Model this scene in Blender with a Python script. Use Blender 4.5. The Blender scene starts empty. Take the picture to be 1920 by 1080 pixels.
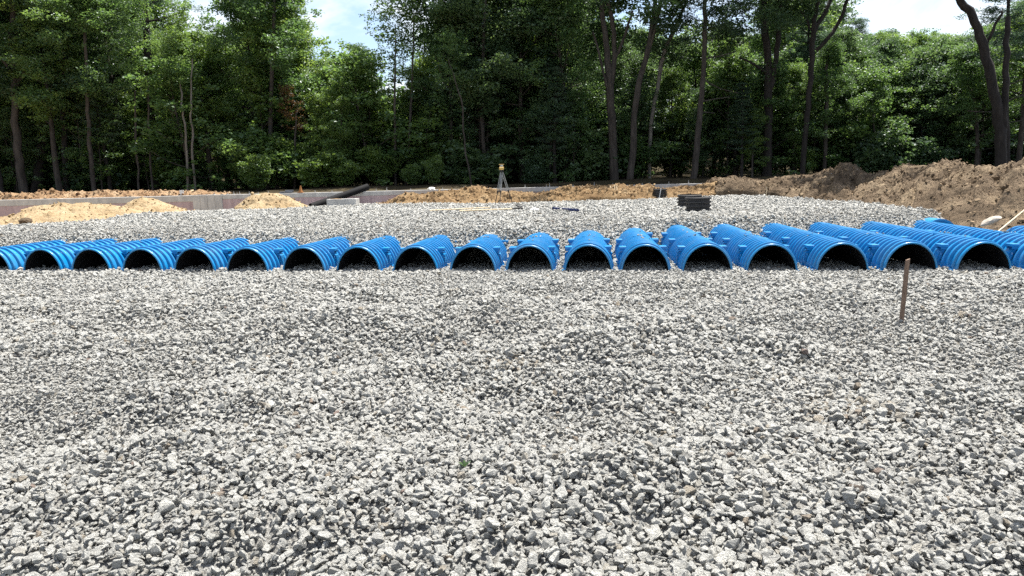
import bpy, bmesh, math, random
import numpy as np
from mathutils import Vector, Matrix

R = math.radians
random.seed(7)
scene = bpy.context.scene
COL = scene.collection

# ------------------------------------------------------------------ camera, sky, sun, exposure
FPX = 1330.0                       # focal length in pixels of a 1920 wide frame
CAM_H = 1.70
PITCH, ROLL = R(8.82), R(1.36)
cam_data = bpy.data.cameras.new('camera')
cam_data.sensor_width = 36.0
cam_data.lens = FPX / 1920 * 36.0
cam_data.clip_start, cam_data.clip_end = 0.05, 2000
cam = bpy.data.objects.new('camera', cam_data)
COL.objects.link(cam)
CAM_ROT = Matrix.Rotation(math.pi / 2 - PITCH, 3, 'X') @ Matrix.Rotation(ROLL, 3, 'Z').inverted()
cam.matrix_world = Matrix.Translation((0, 0, CAM_H)) @ CAM_ROT.to_4x4()
scene.camera = cam

SUN_EL, SUN_AZ = R(70), R(42)      # high, from behind the wood and the right
sun_dir = Vector((math.sin(SUN_AZ) * math.cos(SUN_EL), math.cos(SUN_AZ) * math.cos(SUN_EL), math.sin(SUN_EL)))
sun_data = bpy.data.lights.new('sun', 'SUN')
sun_data.energy = 5.0
sun_data.angle = R(0.5)
sun_data.color = (1.0, 0.955, 0.88)
sun = bpy.data.objects.new('sun', sun_data)
sun.rotation_euler = sun_dir.to_track_quat('Z', 'Y').to_euler()
COL.objects.link(sun)

world = bpy.data.worlds.new('World')
scene.world = world
world.use_nodes = True
wn, wl = world.node_tree.nodes, world.node_tree.links
wn.clear()
w_out = wn.new('ShaderNodeOutputWorld')
w_bg = wn.new('ShaderNodeBackground')
w_sky = wn.new('ShaderNodeTexSky')
w_sky.sky_type = 'NISHITA'
w_sky.sun_disc = False
w_sky.sun_elevation, w_sky.sun_rotation = SUN_EL, SUN_AZ
w_sky.air_density, w_sky.dust_density, w_sky.ozone_density = 1.0, 1.5, 1.0
w_tc = wn.new('ShaderNodeTexCoord')
w_map = wn.new('ShaderNodeMapping')
w_map.inputs['Scale'].default_value = (2.6, 2.6, 7.0)
w_map.inputs['Rotation'].default_value = (0.25, 0.1, 0.6)
w_no = wn.new('ShaderNodeTexNoise')
w_no.inputs['Scale'].default_value = 1.7
w_no.inputs['Detail'].default_value = 9
w_no.inputs['Roughness'].default_value = 0.58
w_no.inputs['Distortion'].default_value = 0.5
w_rp = wn.new('ShaderNodeValToRGB')
w_rp.color_ramp.elements[0].position = 0.42
w_rp.color_ramp.elements[1].position = 0.68
w_mix = wn.new('ShaderNodeMix')
w_mix.data_type = 'RGBA'
wl.new(w_tc.outputs['Generated'], w_map.inputs['Vector'])
wl.new(w_map.outputs['Vector'], w_no.inputs['Vector'])
wl.new(w_no.outputs['Fac'], w_rp.inputs['Fac'])
wl.new(w_rp.outputs['Color'], w_mix.inputs[0])
wl.new(w_sky.outputs['Color'], w_mix.inputs[6])
w_mix.inputs[7].default_value = (6.1, 6.2, 6.35, 1)
wl.new(w_mix.outputs[2], w_bg.inputs['Color'])
w_bg.inputs['Strength'].default_value = 0.080
wl.new(w_bg.outputs['Background'], w_out.inputs['Surface'])

scene.view_settings.view_transform = 'Standard'
scene.view_settings.look = 'None'
scene.view_settings.exposure = 1.50
scene.view_settings.gamma = 1
scene.view_settings.use_curve_mapping = False
scene.cycles.use_denoising = False
scene.cycles.max_bounces = 6
scene.cycles.diffuse_bounces = 4
scene.cycles.glossy_bounces = 2
scene.cycles.transmission_bounces = 4
scene.cycles.sample_clamp_indirect = 6

# ------------------------------------------------------------------ helpers
def ray(px, py):
    d = Vector(((px - 960) / FPX, (540 - py) / FPX, -1.0))
    return CAM_ROT @ d

def at(px, py, Y):                 # the point seen at photo pixel (px, py) that stands Y metres ahead
    d = ray(px, py)
    k = Y / d.y
    return Vector((d.x * k, Y, CAM_H + d.z * k))

def on_level(px, py, z):           # the point seen at a photo pixel on the level z
    d = ray(px, py)
    k = (z - CAM_H) / d.z
    return Vector((d.x * k, d.y * k, z))

class Noise:
    """value noise, numpy"""
    def __init__(s, seed):
        r = np.random.RandomState(seed)
        s.g = r.rand(256, 256)
    def n(s, x, y):
        xi, yi = np.floor(x).astype(int), np.floor(y).astype(int)
        fx, fy = x - xi, y - yi
        fx = fx * fx * (3 - 2 * fx); fy = fy * fy * (3 - 2 * fy)
        g = s.g
        a = g[xi % 256, yi % 256]; b = g[(xi + 1) % 256, yi % 256]
        c = g[xi % 256, (yi + 1) % 256]; d = g[(xi + 1) % 256, (yi + 1) % 256]
        return (a + (b - a) * fx) * (1 - fy) + (c + (d - c) * fx) * fy - 0.5
    def fbm(s, x, y, octaves=4, gain=0.5):
        t, a = 0.0, 1.0
        for k in range(octaves):
            t = t + a * s.n(x * 2 ** k + 17.3 * k, y * 2 ** k + 5.1 * k)
            a *= gain
        return t
NZ = Noise(3)

def sstep(t):
    t = np.clip(t, 0, 1)
    return t * t * (3 - 2 * t)

def mesh_np(name, verts, faces, mat=None, smooth=False, mats=None, mat_idx=None):
    verts = np.asarray(verts, dtype=np.float32).reshape(-1, 3)
    faces = np.asarray(faces, dtype=np.int32)
    nf, k = faces.shape
    me = bpy.data.meshes.new(name)
    me.vertices.add(len(verts)); me.vertices.foreach_set('co', verts.ravel())
    me.loops.add(nf * k); me.loops.foreach_set('vertex_index', faces.ravel())
    me.polygons.add(nf)
    me.polygons.foreach_set('loop_start', np.arange(0, nf * k, k, dtype=np.int32))
    me.polygons.foreach_set('loop_total', np.full(nf, k, dtype=np.int32))
    me.polygons.foreach_set('use_smooth', np.full(nf, smooth, dtype=bool))
    if mat: me.materials.append(mat)
    me.update(calc_edges=True)
    me.validate()
    return me

def bm_mesh(name, bm, mat, smooth=False):
    bmesh.ops.recalc_face_normals(bm, faces=bm.faces)
    me = bpy.data.meshes.new(name)
    bm.to_mesh(me); bm.free()
    if mat: me.materials.append(mat)
    if smooth:
        me.polygons.foreach_set('use_smooth', np.ones(len(me.polygons), dtype=bool))
    return me

def add(name, me, parent=None, loc=(0, 0, 0), rot=None):
    o = bpy.data.objects.new(name, me)
    COL.objects.link(o)
    if parent: o.parent = parent
    o.location = loc
    if rot is not None: o.rotation_euler = rot
    return o

def tag(o, label=None, cat=None, group=None, kind=None):
    if label: o['label'] = label
    if cat: o['category'] = cat
    if group: o['group'] = group
    if kind: o['kind'] = kind
    return o

def thing(name, label, cat, loc=(0, 0, 0), rot=None, group=None):
    return tag(add(name, None, None, loc, rot), label, cat, group)

def box_bm(bm, size, loc=(0, 0, 0), rot=None, bevel=0.0):
    m = Matrix.Translation(loc)
    if rot is not None: m = m @ rot.to_4x4()
    m = m @ Matrix.Diagonal((*size, 1))
    g = bmesh.ops.create_cube(bm, size=1, matrix=m)
    if bevel:
        es = list({e for v in g['verts'] for e in v.link_edges})
        bmesh.ops.bevel(bm, geom=es, offset=bevel, segments=1, affect='EDGES')
    return bm

def tube_arrays(pts, radii, n=8, jitter=0.0, rng=None, cap=True):
    pts = [Vector(p) for p in pts]
    V, F = [], []
    up = Vector((0, 1, 0.13))
    for i, p in enumerate(pts):
        t = (pts[min(i + 1, len(pts) - 1)] - pts[max(i - 1, 0)]).normalized()
        a = t.cross(up)
        if a.length < 1e-3: a = t.cross(Vector((1, 0, 0)))
        a.normalize(); b = t.cross(a)
        for k in range(n):
            th = 2 * math.pi * k / n
            r = radii[i] * (1 + (rng.uniform(-jitter, jitter) if rng else 0))
            V.append(p + (a * math.cos(th) + b * math.sin(th)) * r)
        if i:
            o = (i - 1) * n
            for k in range(n):
                F.append((o + k, o + (k + 1) % n, o + n + (k + 1) % n, o + n + k))
    if cap:
        for base in (0, (len(pts) - 1) * n):
            c = len(V); V.append(sum((V[base + k] for k in range(n)), Vector()) / n)
            for k in range(n): F.append((base + k, base + (k + 1) % n, c, c))
    return V, F

def tube_bm(bm, pts, radii, n=8, jitter=0.0, rng=None):
    V, F = tube_arrays(pts, radii, n, jitter, rng)
    vs = [bm.verts.new(v) for v in V]
    for f in F:
        idx = list(dict.fromkeys(f))
        try: bm.faces.new([vs[i] for i in idx])
        except ValueError: pass
    return bm

# ------------------------------------------------------------------ materials
def mat_new(name):
    m = bpy.data.materials.new(name); m.use_nodes = True
    nt = m.node_tree
    b = nt.nodes['Principled BSDF']
    return m, nt, b

def ramp(nt, fac, stops):
    r = nt.nodes.new('ShaderNodeValToRGB')
    e = r.color_ramp.elements
    e[0].position, e[0].color = stops[0][0], (*stops[0][1], 1)
    e[1].position, e[1].color = stops[-1][0], (*stops[-1][1], 1)
    for p, c in stops[1:-1]:
        x = e.new(p); x.color = (*c, 1)
    nt.links.new(fac, r.inputs['Fac'])
    return r.outputs['Color']

def noise(nt, scale, detail=5, rough=0.6, vec=None, dist=0.0):
    n = nt.nodes.new('ShaderNodeTexNoise')
    n.inputs['Scale'].default_value = scale
    n.inputs['Detail'].default_value = detail
    n.inputs['Roughness'].default_value = rough
    n.inputs['Distortion'].default_value = dist
    if vec is not None: nt.links.new(vec, n.inputs['Vector'])
    return n.outputs['Fac']

def coords(nt, kind='Object', scale=None):
    t = nt.nodes.new('ShaderNodeTexCoord')
    if scale is None: return t.outputs[kind]
    m = nt.nodes.new('ShaderNodeMapping')
    m.inputs['Scale'].default_value = scale
    nt.links.new(t.outputs[kind], m.inputs['Vector'])
    return m.outputs['Vector']

def bump(nt, b, height, strength, distance):
    n = nt.nodes.new('ShaderNodeBump')
    n.inputs['Strength'].default_value = strength
    n.inputs['Distance'].default_value = distance
    nt.links.new(height, n.inputs['Height'])
    nt.links.new(n.outputs['Normal'], b.inputs['Normal'])
    return n

def mixc(nt, fac, a, b, mode='MIX'):
    m = nt.nodes.new('ShaderNodeMix'); m.data_type = 'RGBA'; m.blend_type = mode
    for sock, v in ((0, fac), (6, a), (7, b)):
        if hasattr(v, 'is_output'): nt.links.new(v, m.inputs[sock])
        elif sock == 0: m.inputs[0].default_value = v
        else: m.inputs[sock].default_value = (*v, 1)
    return m.outputs[2]

def simple_mat(name, stops, scale, rough=0.7, bump_s=0.3, bump_d=0.01, vec_scale=None, detail=6, spec=0.3):
    m, nt, b = mat_new(name)
    v = coords(nt, 'Object', vec_scale)
    f = noise(nt, scale, detail, 0.62, v)
    nt.links.new(ramp(nt, f, stops), b.inputs['Base Color'])
    b.inputs['Roughness'].default_value = rough
    b.inputs['Specular IOR Level'].default_value = spec
    if bump_s: bump(nt, b, f, bump_s, bump_d)
    return m

def attr(nt, name, kind):
    a = nt.nodes.new('ShaderNodeAttribute'); a.attribute_name = name; a.attribute_type = kind
    return a.outputs['Fac']

def stone_material():
    m, nt, b = mat_new('crushed_granite')
    t = attr(nt, 'tint', 'INSTANCER')
    base = ramp(nt, t, [(0.0, (0.24, 0.24, 0.228)), (0.04, (0.45, 0.446, 0.42)), (0.30, (0.60, 0.596, 0.56)),
                        (0.86, (0.66, 0.655, 0.615)), (0.92, (0.54, 0.515, 0.455)), (0.96, (0.38, 0.33, 0.26)), (1.0, (0.31, 0.235, 0.21))])
    off = nt.nodes.new('ShaderNodeVectorMath'); off.operation = 'ADD'
    mul = nt.nodes.new('ShaderNodeMath'); mul.operation = 'MULTIPLY'; mul.inputs[1].default_value = 317.0
    nt.links.new(t, mul.inputs[0])
    nt.links.new(coords(nt, 'Object'), off.inputs[0]); nt.links.new(mul.outputs[0], off.inputs[1])
    sp = noise(nt, 5.5, 4, 0.75, off.outputs[0])
    fleck = ramp(nt, sp, [(0.30, (0.45, 0.45, 0.46)), (0.39, (0.92, 0.92, 0.92)), (0.60, (1.12, 1.12, 1.11))])
    nt.links.new(mixc(nt, 1.0, base, fleck, 'MULTIPLY'), b.inputs['Base Color'])
    b.inputs['Roughness'].default_value = 0.85
    b.inputs['Specular IOR Level'].default_value = 0.25
    bump(nt, b, noise(nt, 3.4, 6, 0.75, off.outputs[0]), 0.85, 0.35)
    return m

def soil_material(name, lo, mid, hi, scale=1.2, bump_s=0.8, streak=None, fine=14):
    m, nt, b = mat_new(name)
    v = coords(nt, 'Object')
    big = noise(nt, scale, 8, 0.68, v, 0.4)
    c = ramp(nt, big, [(0.30, lo), (0.5, mid), (0.68, hi)])
    f = noise(nt, fine, 6, 0.7, v)
    c = mixc(nt, 0.55, c, ramp(nt, f, [(0.30, (0.45, 0.43, 0.40)), (0.55, (1, 1, 1)), (0.75, (1.15, 1.13, 1.1))]), 'MULTIPLY')
    nt.links.new(c, b.inputs['Base Color'])
    b.inputs['Roughness'].default_value = 0.95
    b.inputs['Specular IOR Level'].default_value = 0.1
    n1 = bump(nt, b, noise(nt, fine * 0.6, 8, 0.72, v), bump_s, 0.12)
    if streak:
        mp = nt.nodes.new('ShaderNodeMapping'); mp.inputs['Scale'].default_value = streak; mp.inputs['Rotation'].default_value = (0.3, 0.5, 0.7)
        nt.links.new(v, mp.inputs['Vector'])
        n2 = nt.nodes.new('ShaderNodeBump'); n2.inputs['Strength'].default_value = 1.0; n2.inputs['Distance'].default_value = 0.5
        nt.links.new(noise(nt, 1.0, 6, 0.6, mp.outputs['Vector'], 0.3), n2.inputs['Height'])
        nt.links.new(n2.outputs['Normal'], n1.inputs['Normal'])
    return m

def leaf_material(name, cols, trans):
    m, nt, b = mat_new(name)
    nt.nodes.remove(b)
    out = nt.nodes['Material Output']
    oi = nt.nodes.new('ShaderNodeObjectInfo')
    geo = nt.nodes.new('ShaderNodeNewGeometry')
    f = noise(nt, 0.55, 3, 0.6, coords(nt, 'Object'))
    s = nt.nodes.new('ShaderNodeMath'); s.operation = 'MULTIPLY_ADD'
    s.inputs[1].default_value = 0.45; nt.links.new(oi.outputs['Random'], s.inputs[0])
    s2 = nt.nodes.new('ShaderNodeMath'); s2.operation = 'MULTIPLY_ADD'
    s2.inputs[1].default_value = 0.35
    nt.links.new(geo.outputs['Random Per Island'], s2.inputs[0])
    s3 = nt.nodes.new('ShaderNodeMath'); s3.operation = 'SUBTRACT'; s3.inputs[1].default_value = 0.28
    nt.links.new(f, s3.inputs[0]); nt.links.new(s3.outputs[0], s.inputs[2]); nt.links.new(s.outputs[0], s2.inputs[2])
    col = ramp(nt, s2.outputs[0], [(0.10, cols[0]), (0.5, cols[1]), (0.9, cols[2])])
    d = nt.nodes.new('ShaderNodeBsdfDiffuse'); nt.links.new(col, d.inputs['Color'])
    tr = nt.nodes.new('ShaderNodeBsdfTranslucent')
    nt.links.new(mixc(nt, 1.0, col, trans, 'MULTIPLY'), tr.inputs['Color'])
    g = nt.nodes.new('ShaderNodeBsdfGlossy'); g.inputs['Roughness'].default_value = 0.42
    g.inputs['Color'].default_value = (0.9, 0.95, 1, 1)
    m1 = nt.nodes.new('ShaderNodeMixShader'); m1.inputs[0].default_value = 0.5
    nt.links.new(d.outputs[0], m1.inputs[1]); nt.links.new(tr.outputs[0], m1.inputs[2])
    m2 = nt.nodes.new('ShaderNodeMixShader'); m2.inputs[0].default_value = 0.03
    nt.links.new(m1.outputs[0], m2.inputs[1]); nt.links.new(g.outputs[0], m2.inputs[2])
    nt.links.new(m2.outputs[0], out.inputs['Surface'])
    return m

def plastic(name, col, rough, var=0.0, spec=0.5):
    m, nt, b = mat_new(name)
    v = coords(nt, 'Object')
    f = noise(nt, 6, 6, 0.6, v)
    c = ramp(nt, f, [(0.3, tuple(x * (1 - var) for x in col)), (0.7, tuple(min(1, x * (1 + var)) for x in col))])
    nt.links.new(c, b.inputs['Base Color'])
    r = nt.nodes.new('ShaderNodeMath'); r.operation = 'MULTIPLY_ADD'
    r.inputs[1].default_value = 0.25; r.inputs[2].default_value = rough - 0.1
    nt.links.new(f, r.inputs[0]); nt.links.new(r.outputs[0], b.inputs['Roughness'])
    b.inputs['Specular IOR Level'].default_value = spec
    return m

M = {}
M['stone'] = stone_material()
M['gravel_base'] = simple_mat('gravel_base', [(0.35, (0.11, 0.108, 0.10)), (0.65, (0.36, 0.355, 0.335))], 60, 0.95, 1.0, 0.04)
M['sand'] = soil_material('pale_sand', (0.22, 0.155, 0.085), (0.33, 0.25, 0.15), (0.40, 0.32, 0.205), 1.6, 1.0)
M['bank'] = soil_material('sandy_subsoil', (0.09, 0.052, 0.025), (0.205, 0.135, 0.07), (0.31, 0.225, 0.13), 1.1, 1.0)
M['dirt'] = soil_material('brown_dirt', (0.07, 0.051, 0.034), (0.165, 0.123, 0.083), (0.31, 0.24, 0.16), 0.8, 1.0, (2.6, 0.8, 2.6))
M['mulch'] = soil_material('leafy_dirt', (0.11, 0.06, 0.034), (0.27, 0.175, 0.10), (0.39, 0.29, 0.19), 1.6, 1.0)
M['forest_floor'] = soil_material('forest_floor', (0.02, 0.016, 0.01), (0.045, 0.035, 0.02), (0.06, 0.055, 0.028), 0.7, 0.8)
M['blue'] = plastic('blue_polyethylene', (0.001, 0.172, 0.400), 0.28, 0.12, 0.5)
def dust(m, amount, col):
    nt = m.node_tree; b = nt.nodes['Principled BSDF']
    src = b.inputs['Base Color'].links[0].from_socket
    oi = nt.nodes.new('ShaderNodeObjectInfo')
    v = nt.nodes.new('ShaderNodeVectorMath'); v.operation = 'ADD'
    nt.links.new(coords(nt, 'Object'), v.inputs[0]); nt.links.new(oi.outputs['Location'], v.inputs[1])
    f = noise(nt, 2.2, 9, 0.72, v.outputs[0])
    k = ramp(nt, f, [(0.42, (0, 0, 0)), (0.70, (amount,) * 3)])
    nt.links.new(mixc(nt, k, src, col), b.inputs['Base Color'])
dust(M['blue'], 0.15, (0.30, 0.33, 0.33))
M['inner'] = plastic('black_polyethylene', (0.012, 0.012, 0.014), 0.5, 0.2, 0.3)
M['black_pipe'] = plastic('black_corrugated_plastic', (0.022, 0.022, 0.024), 0.48, 0.2, 0.4)
M['smooth_pipe'] = plastic('dull_black_pipe', (0.010, 0.010, 0.011), 0.75, 0.2, 0.1)
M['concrete'] = simple_mat('formed_concrete', [(0.3, (0.30, 0.295, 0.285)), (0.7, (0.50, 0.49, 0.465))], 2.5, 0.9, 0.2, 0.02, (1, 1, 0.35))
M['membrane'] = simple_mat('mauve_waterproofing', [(0.3, (0.30, 0.22, 0.225)), (0.7, (0.43, 0.335, 0.34))], 3.0, 0.7, 0.15, 0.01, (2, 2, 0.25))
M['steel'] = simple_mat('galvanised_steel', [(0.3, (0.25, 0.25, 0.25)), (0.7, (0.45, 0.45, 0.44))], 20, 0.45, 0.0)
M['wood'] = simple_mat('weathered_lath', [(0.3, (0.10, 0.065, 0.045)), (0.7, (0.24, 0.165, 0.12))], 9, 0.85, 0.4, 0.01, (6, 6, 0.8))
M['pale_wood'] = simple_mat('pale_lumber', [(0.3, (0.42, 0.33, 0.20)), (0.7, (0.62, 0.52, 0.36))], 8, 0.8, 0.3, 0.01, (1, 6, 6))
M['white'] = simple_mat('white_plastic', [(0.3, (0.68, 0.68, 0.66)), (0.7, (0.8, 0.8, 0.78))], 6, 0.6, 0.1, 0.01)
M['yellow'] = simple_mat('yellow_casing', [(0.3, (0.42, 0.27, 0.07)), (0.7, (0.58, 0.40, 0.13))], 8, 0.5, 0.0)
M['aluminium'] = simple_mat('dull_aluminium', [(0.3, (0.18, 0.185, 0.185)), (0.7, (0.30, 0.31, 0.305))], 10, 0.45, 0.0)
M['black_rubber'] = simple_mat('black_rubber', [(0.3, (0.012, 0.012, 0.012)), (0.7, (0.03, 0.03, 0.03))], 10, 0.7, 0.0)
M['orange'] = simple_mat('faded_orange', [(0.3, (0.20, 0.075, 0.02)), (0.7, (0.32, 0.15, 0.045))], 14, 0.7, 0.0)
M['dark_blue'] = simple_mat('dark_blue_paint', [(0.3, (0.01, 0.016, 0.07)), (0.7, (0.02, 0.035, 0.13))], 10, 0.5, 0.0)
M['tarp'] = simple_mat('dark_sheet', [(0.3, (0.025, 0.03, 0.04)), (0.7, (0.07, 0.08, 0.10))], 8, 0.5, 0.3, 0.02)
M['boulder'] = simple_mat('pale_boulder', [(0.3, (0.25, 0.21, 0.165)), (0.7, (0.46, 0.42, 0.36))], 5, 0.9, 0.6, 0.04)
M['bark'] = simple_mat('grey_brown_bark', [(0.3, (0.022, 0.018, 0.015)), (0.7, (0.080, 0.067, 0.057))], 2.2, 0.95, 0.9, 0.05, (3, 3, 0.6))
M['bark_dark'] = simple_mat('dark_bark', [(0.3, (0.012, 0.010, 0.009)), (0.7, (0.040, 0.034, 0.030))], 2.2, 0.95, 0.9, 0.05, (3, 3, 0.6))
M['bark_pale'] = simple_mat('pale_bark', [(0.3, (0.08, 0.07, 0.058)), (0.7, (0.20, 0.18, 0.155))], 2.2, 0.95, 0.6, 0.03, (3, 3, 0.6))
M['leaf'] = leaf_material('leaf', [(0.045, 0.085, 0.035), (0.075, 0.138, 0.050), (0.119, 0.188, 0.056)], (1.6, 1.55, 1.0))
M['leaf_light'] = leaf_material('leaf_light', [(0.058, 0.103, 0.034), (0.095, 0.162, 0.045), (0.140, 0.207, 0.054)], (1.6, 1.5, 0.9))  # brighter than the plain leaf: sunlit look put into the colour
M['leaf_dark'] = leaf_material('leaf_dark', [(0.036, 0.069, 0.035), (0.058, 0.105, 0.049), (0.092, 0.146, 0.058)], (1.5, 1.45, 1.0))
M['needle'] = leaf_material('needle', [(0.034, 0.062, 0.042), (0.051, 0.092, 0.057), (0.078, 0.121, 0.068)], (1.3, 1.3, 1.0))
M['leaf_brown'] = leaf_material('withered_leaves', [(0.045, 0.028, 0.013), (0.075, 0.045, 0.02), (0.11, 0.065, 0.03)], (1.5, 1.3, 0.9))

# ------------------------------------------------------------------ lie of the land
T_ROW, S0, Z_ROW = 0.17, 143 / FPX, 12.75       # line of the chamber mouths
AX_ANG = math.atan((1110 - 960) / FPX)          # direction in which the chambers run
AX = Vector((math.sin(AX_ANG), math.cos(AX_ANG), 0))

def front_y(x):
    return (Z_ROW - T_ROW * x) / (1 - T_ROW * S0)

VC_X = [-14, -4, 0, 1.37, 2.4, 3.4, 9.0, 9.5, 14]
VC_V = [2.15, 2.2, 2.6, 3.15, 3.9, 4.75, 5.1, 6.6, 6.8]

def gravel_h(x, y):
    x = np.asarray(x, float); y = np.asarray(y, float)
    v = y - front_y(x)
    xf = x - 0.113 * v
    vc = np.interp(xf, VC_X, VC_V)
    rise = sstep((v - (vc - 1.15) + 0.35 * NZ.fbm(x * 0.7 + 3, y * 0.7, 2)) / 1.55) * 0.60
    plate = sstep((v - vc) / 2) * (0.10 * NZ.fbm(x * 0.22 + 9, y * 0.3 + 4, 3) + 0.02)
    near = sstep((-v - 0.4) / 2.0)
    bumps = near * (0.26 * NZ.fbm(x * 0.55 + 40, y * 0.8 + 11, 3, 0.55) + 0.11 * NZ.fbm(x * 1.5 + 7, y * 1.9, 3))
    # low windrow across the left and a dip in front of it
    ridge = near * 0.13 * np.exp(-((y - 8.2 - 0.12 * x - 0.6 * NZ.n(x * 0.4, y * 0 + 2.0)) / 0.55) ** 2) * sstep((1.0 - x) / 4)
    return rise + plate + bumps + ridge + (0.016 + 0.03 * sstep((v - 2) / 3)) * NZ.fbm(x * 3.6, y * 3.6, 2)

def left_edge(y):  return np.interp(y, [14, 17, 20, 26, 31, 34], [-40, -16.5, -14.6, -14.2, -13.6, -9])
def right_edge(y): return np.interp(y, [10, 13.5, 16, 18.6, 22.8, 30.5, 34], [18, 10.6, 10.5, 10.9, 11.2, 11.2, 10.5])
def far_edge(x):   return np.interp(x, [-14, -10, -6, -3, 2, 8, 11], [33.8, 33.8, 33.8, 31.6, 31.3, 31.6, 31.0])

def gravel_mask(x, y):             # > 0 inside, metres to the nearest edge
    wob = 0.5 * NZ.fbm(x * 0.8 + 2, y * 0.8, 3)
    return np.minimum(np.minimum(x - left_edge(y), right_edge(y) - x), far_edge(x) - y) + wob

# gravel bed sheet
gx = np.concatenate([np.linspace(-24, -9, 60)[:-1], np.linspace(-9, 11, 220)[:-1], np.linspace(11, 18, 30)])
gy = np.concatenate([np.linspace(-3, 2, 20)[:-1], np.linspace(2, 14, 190)[:-1], np.linspace(14, 20, 80)[:-1], np.linspace(20, 35, 80)])
GX, GY = np.meshgrid(gx, gy)
GZ = gravel_h(GX, GY) - 0.03
mk = gravel_mask(GX, GY)
GZ = GZ + np.minimum(mk, 0) * 0.55
GZ = np.maximum(GZ, -0.6)
nx, ny = len(gx), len(gy)
idx = np.arange(nx * ny).reshape(ny, nx)
quads = np.stack([idx[:-1, :-1], idx[:-1, 1:], idx[1:, 1:], idx[1:, :-1]], -1).reshape(-1, 4)
gravel_bed = add('gravel_bed', mesh_np('gravel_bed', np.stack([GX, GY, GZ], -1), quads, M['gravel_base'], True))
tag(gravel_bed, kind='structure')

# ground sheet out to the horizon: pit floor, forest floor, an unseen rise added behind to block low sky
hx = np.concatenate([[-700, -300, -150, -90], np.linspace(-60, 60, 81), [90, 150, 300, 700]])
hy = np.concatenate([[-700, -200, -60, -20], np.linspace(-4, 33, 30), [34.12, 34.2], np.linspace(34.6, 110, 60), [150, 300, 700]])
HX, HY = np.meshgrid(hx, hy)
def ground_h(x, y):
    pit = np.where(x < -13, 0.22, -0.7) + 0.05 * NZ.fbm(x * 0.4, y * 0.4, 2)
    wood = 1.18 + 0.25 * sstep((y - 35.5) / 2.5) + sstep((y - 55) / 60) * 9.0 + 0.18 * NZ.fbm(x * 0.25, y * 0.25, 3)
    t = np.where(y > 34.15, 1.0, 0.0)
    side = sstep((x - 15.5) / 2.5) * sstep((y - 6) / 5)
    t = np.maximum(t, side)
    return pit * (1 - t) + wood * t
HZ = ground_h(HX, HY)
nx, ny = len(hx), len(hy)
idx = np.arange(nx * ny).reshape(ny, nx)
quads = np.stack([idx[:-1, :-1], idx[:-1, 1:], idx[1:, 1:], idx[1:, :-1]], -1).reshape(-1, 4)
gme = mesh_np('ground', np.stack([HX, HY, HZ], -1), quads, M['sand'], True)
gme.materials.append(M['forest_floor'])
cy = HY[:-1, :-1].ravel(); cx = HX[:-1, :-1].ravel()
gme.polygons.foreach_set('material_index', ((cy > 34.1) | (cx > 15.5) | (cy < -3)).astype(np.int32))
tag(add('ground', gme), kind='structure')

# ------------------------------------------------------------------ banks and piles
def loft(name, stations, mat, ns, nt, amp, scale, seed, ridge_amp=0.06, streak=0.0):
    """stations: (foot, ridge, back, power) along the bank"""
    S = len(stations)
    def col(k): return np.array([list(s[k]) for s in stations], float)
    foot, rid, back = col(0), col(1), col(2)
    pw = np.array([s[3] for s in stations], float)
    d = np.concatenate([[0], np.cumsum(np.linalg.norm(np.diff(rid, axis=0), axis=1) + 1e-6)])
    q = np.linspace(0, d[-1], ns)
    I = lambda a: np.stack([np.interp(q, d, a[:, k]) for k in range(3)], -1)
    foot, rid, back, pw = I(foot), I(rid), I(back), np.interp(q, d, pw)
    nz = Noise(seed)
    rows = []
    for j in range(nt + nt // 2 + 1):
        if j <= nt:
            t = j / nt
            p = foot + (rid - foot) * t
            p[:, 2] = foot[:, 2] + (rid[:, 2] - foot[:, 2]) * t ** pw
            w = min(1, t * 3.5) * (1 if t < 0.8 else 1 - (t - 0.8) * 2.5)
        else:
            t = (j - nt) / (nt // 2)
            p = rid + (back - rid) * t
            p[:, 2] = rid[:, 2] + (back[:, 2] - rid[:, 2]) * (t ** 1.3)
            w = 0.5
        rows.append(np.concatenate([p, np.full((ns, 1), w)], 1))
    P = np.stack(rows, 0)
    x, y, z, w = P[..., 0], P[..., 1], P[..., 2], P[..., 3]
    n1 = nz.fbm(x * scale, y * scale + z * scale, 5, 0.55)
    rg = 1 - np.abs(nz.fbm(x * scale * 1.7 + 31, y * scale * 1.7 + z * 2, 4, 0.6)) * 3
    z2 = z + w * amp * (n1 * 1.1 + 0.28 * rg - 0.2)
    if streak:
        tt = np.arange(P.shape[0])[:, None] / nt
        warp = nz.fbm(q[None, :] * 0.5 + 70, tt * 2.0, 2)
        st = nz.fbm(q[None, :] * 2.1 + tt * 3.2 + warp * 2.5, tt * 0.7 + 3, 5, 0.5)
        rg2 = 1 - np.abs(nz.fbm(q[None, :] * 1.3 + tt * 2.2 + warp * 3 + 40, tt * 1.3, 4, 0.6)) * 3.2
        z2 = z2 + np.minimum(w, 1) * streak * (st * 1.2 + .35 * rg2)
    P[..., 2] = z2
    P[..., 1] -= w * amp * 0.7 * nz.fbm(x * scale * 1.3 + 50, z * scale * 2 + 9, 4, 0.55)
    ny, nx = P.shape[:2]
    idx = np.arange(nx * ny).reshape(ny, nx)
    quads = np.stack([idx[:-1, :-1], idx[:-1, 1:], idx[1:, 1:], idx[1:, :-1]], -1).reshape(-1, 4)
    return add(name, mesh_np(name, P[..., :3], quads, mat, True))

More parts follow.
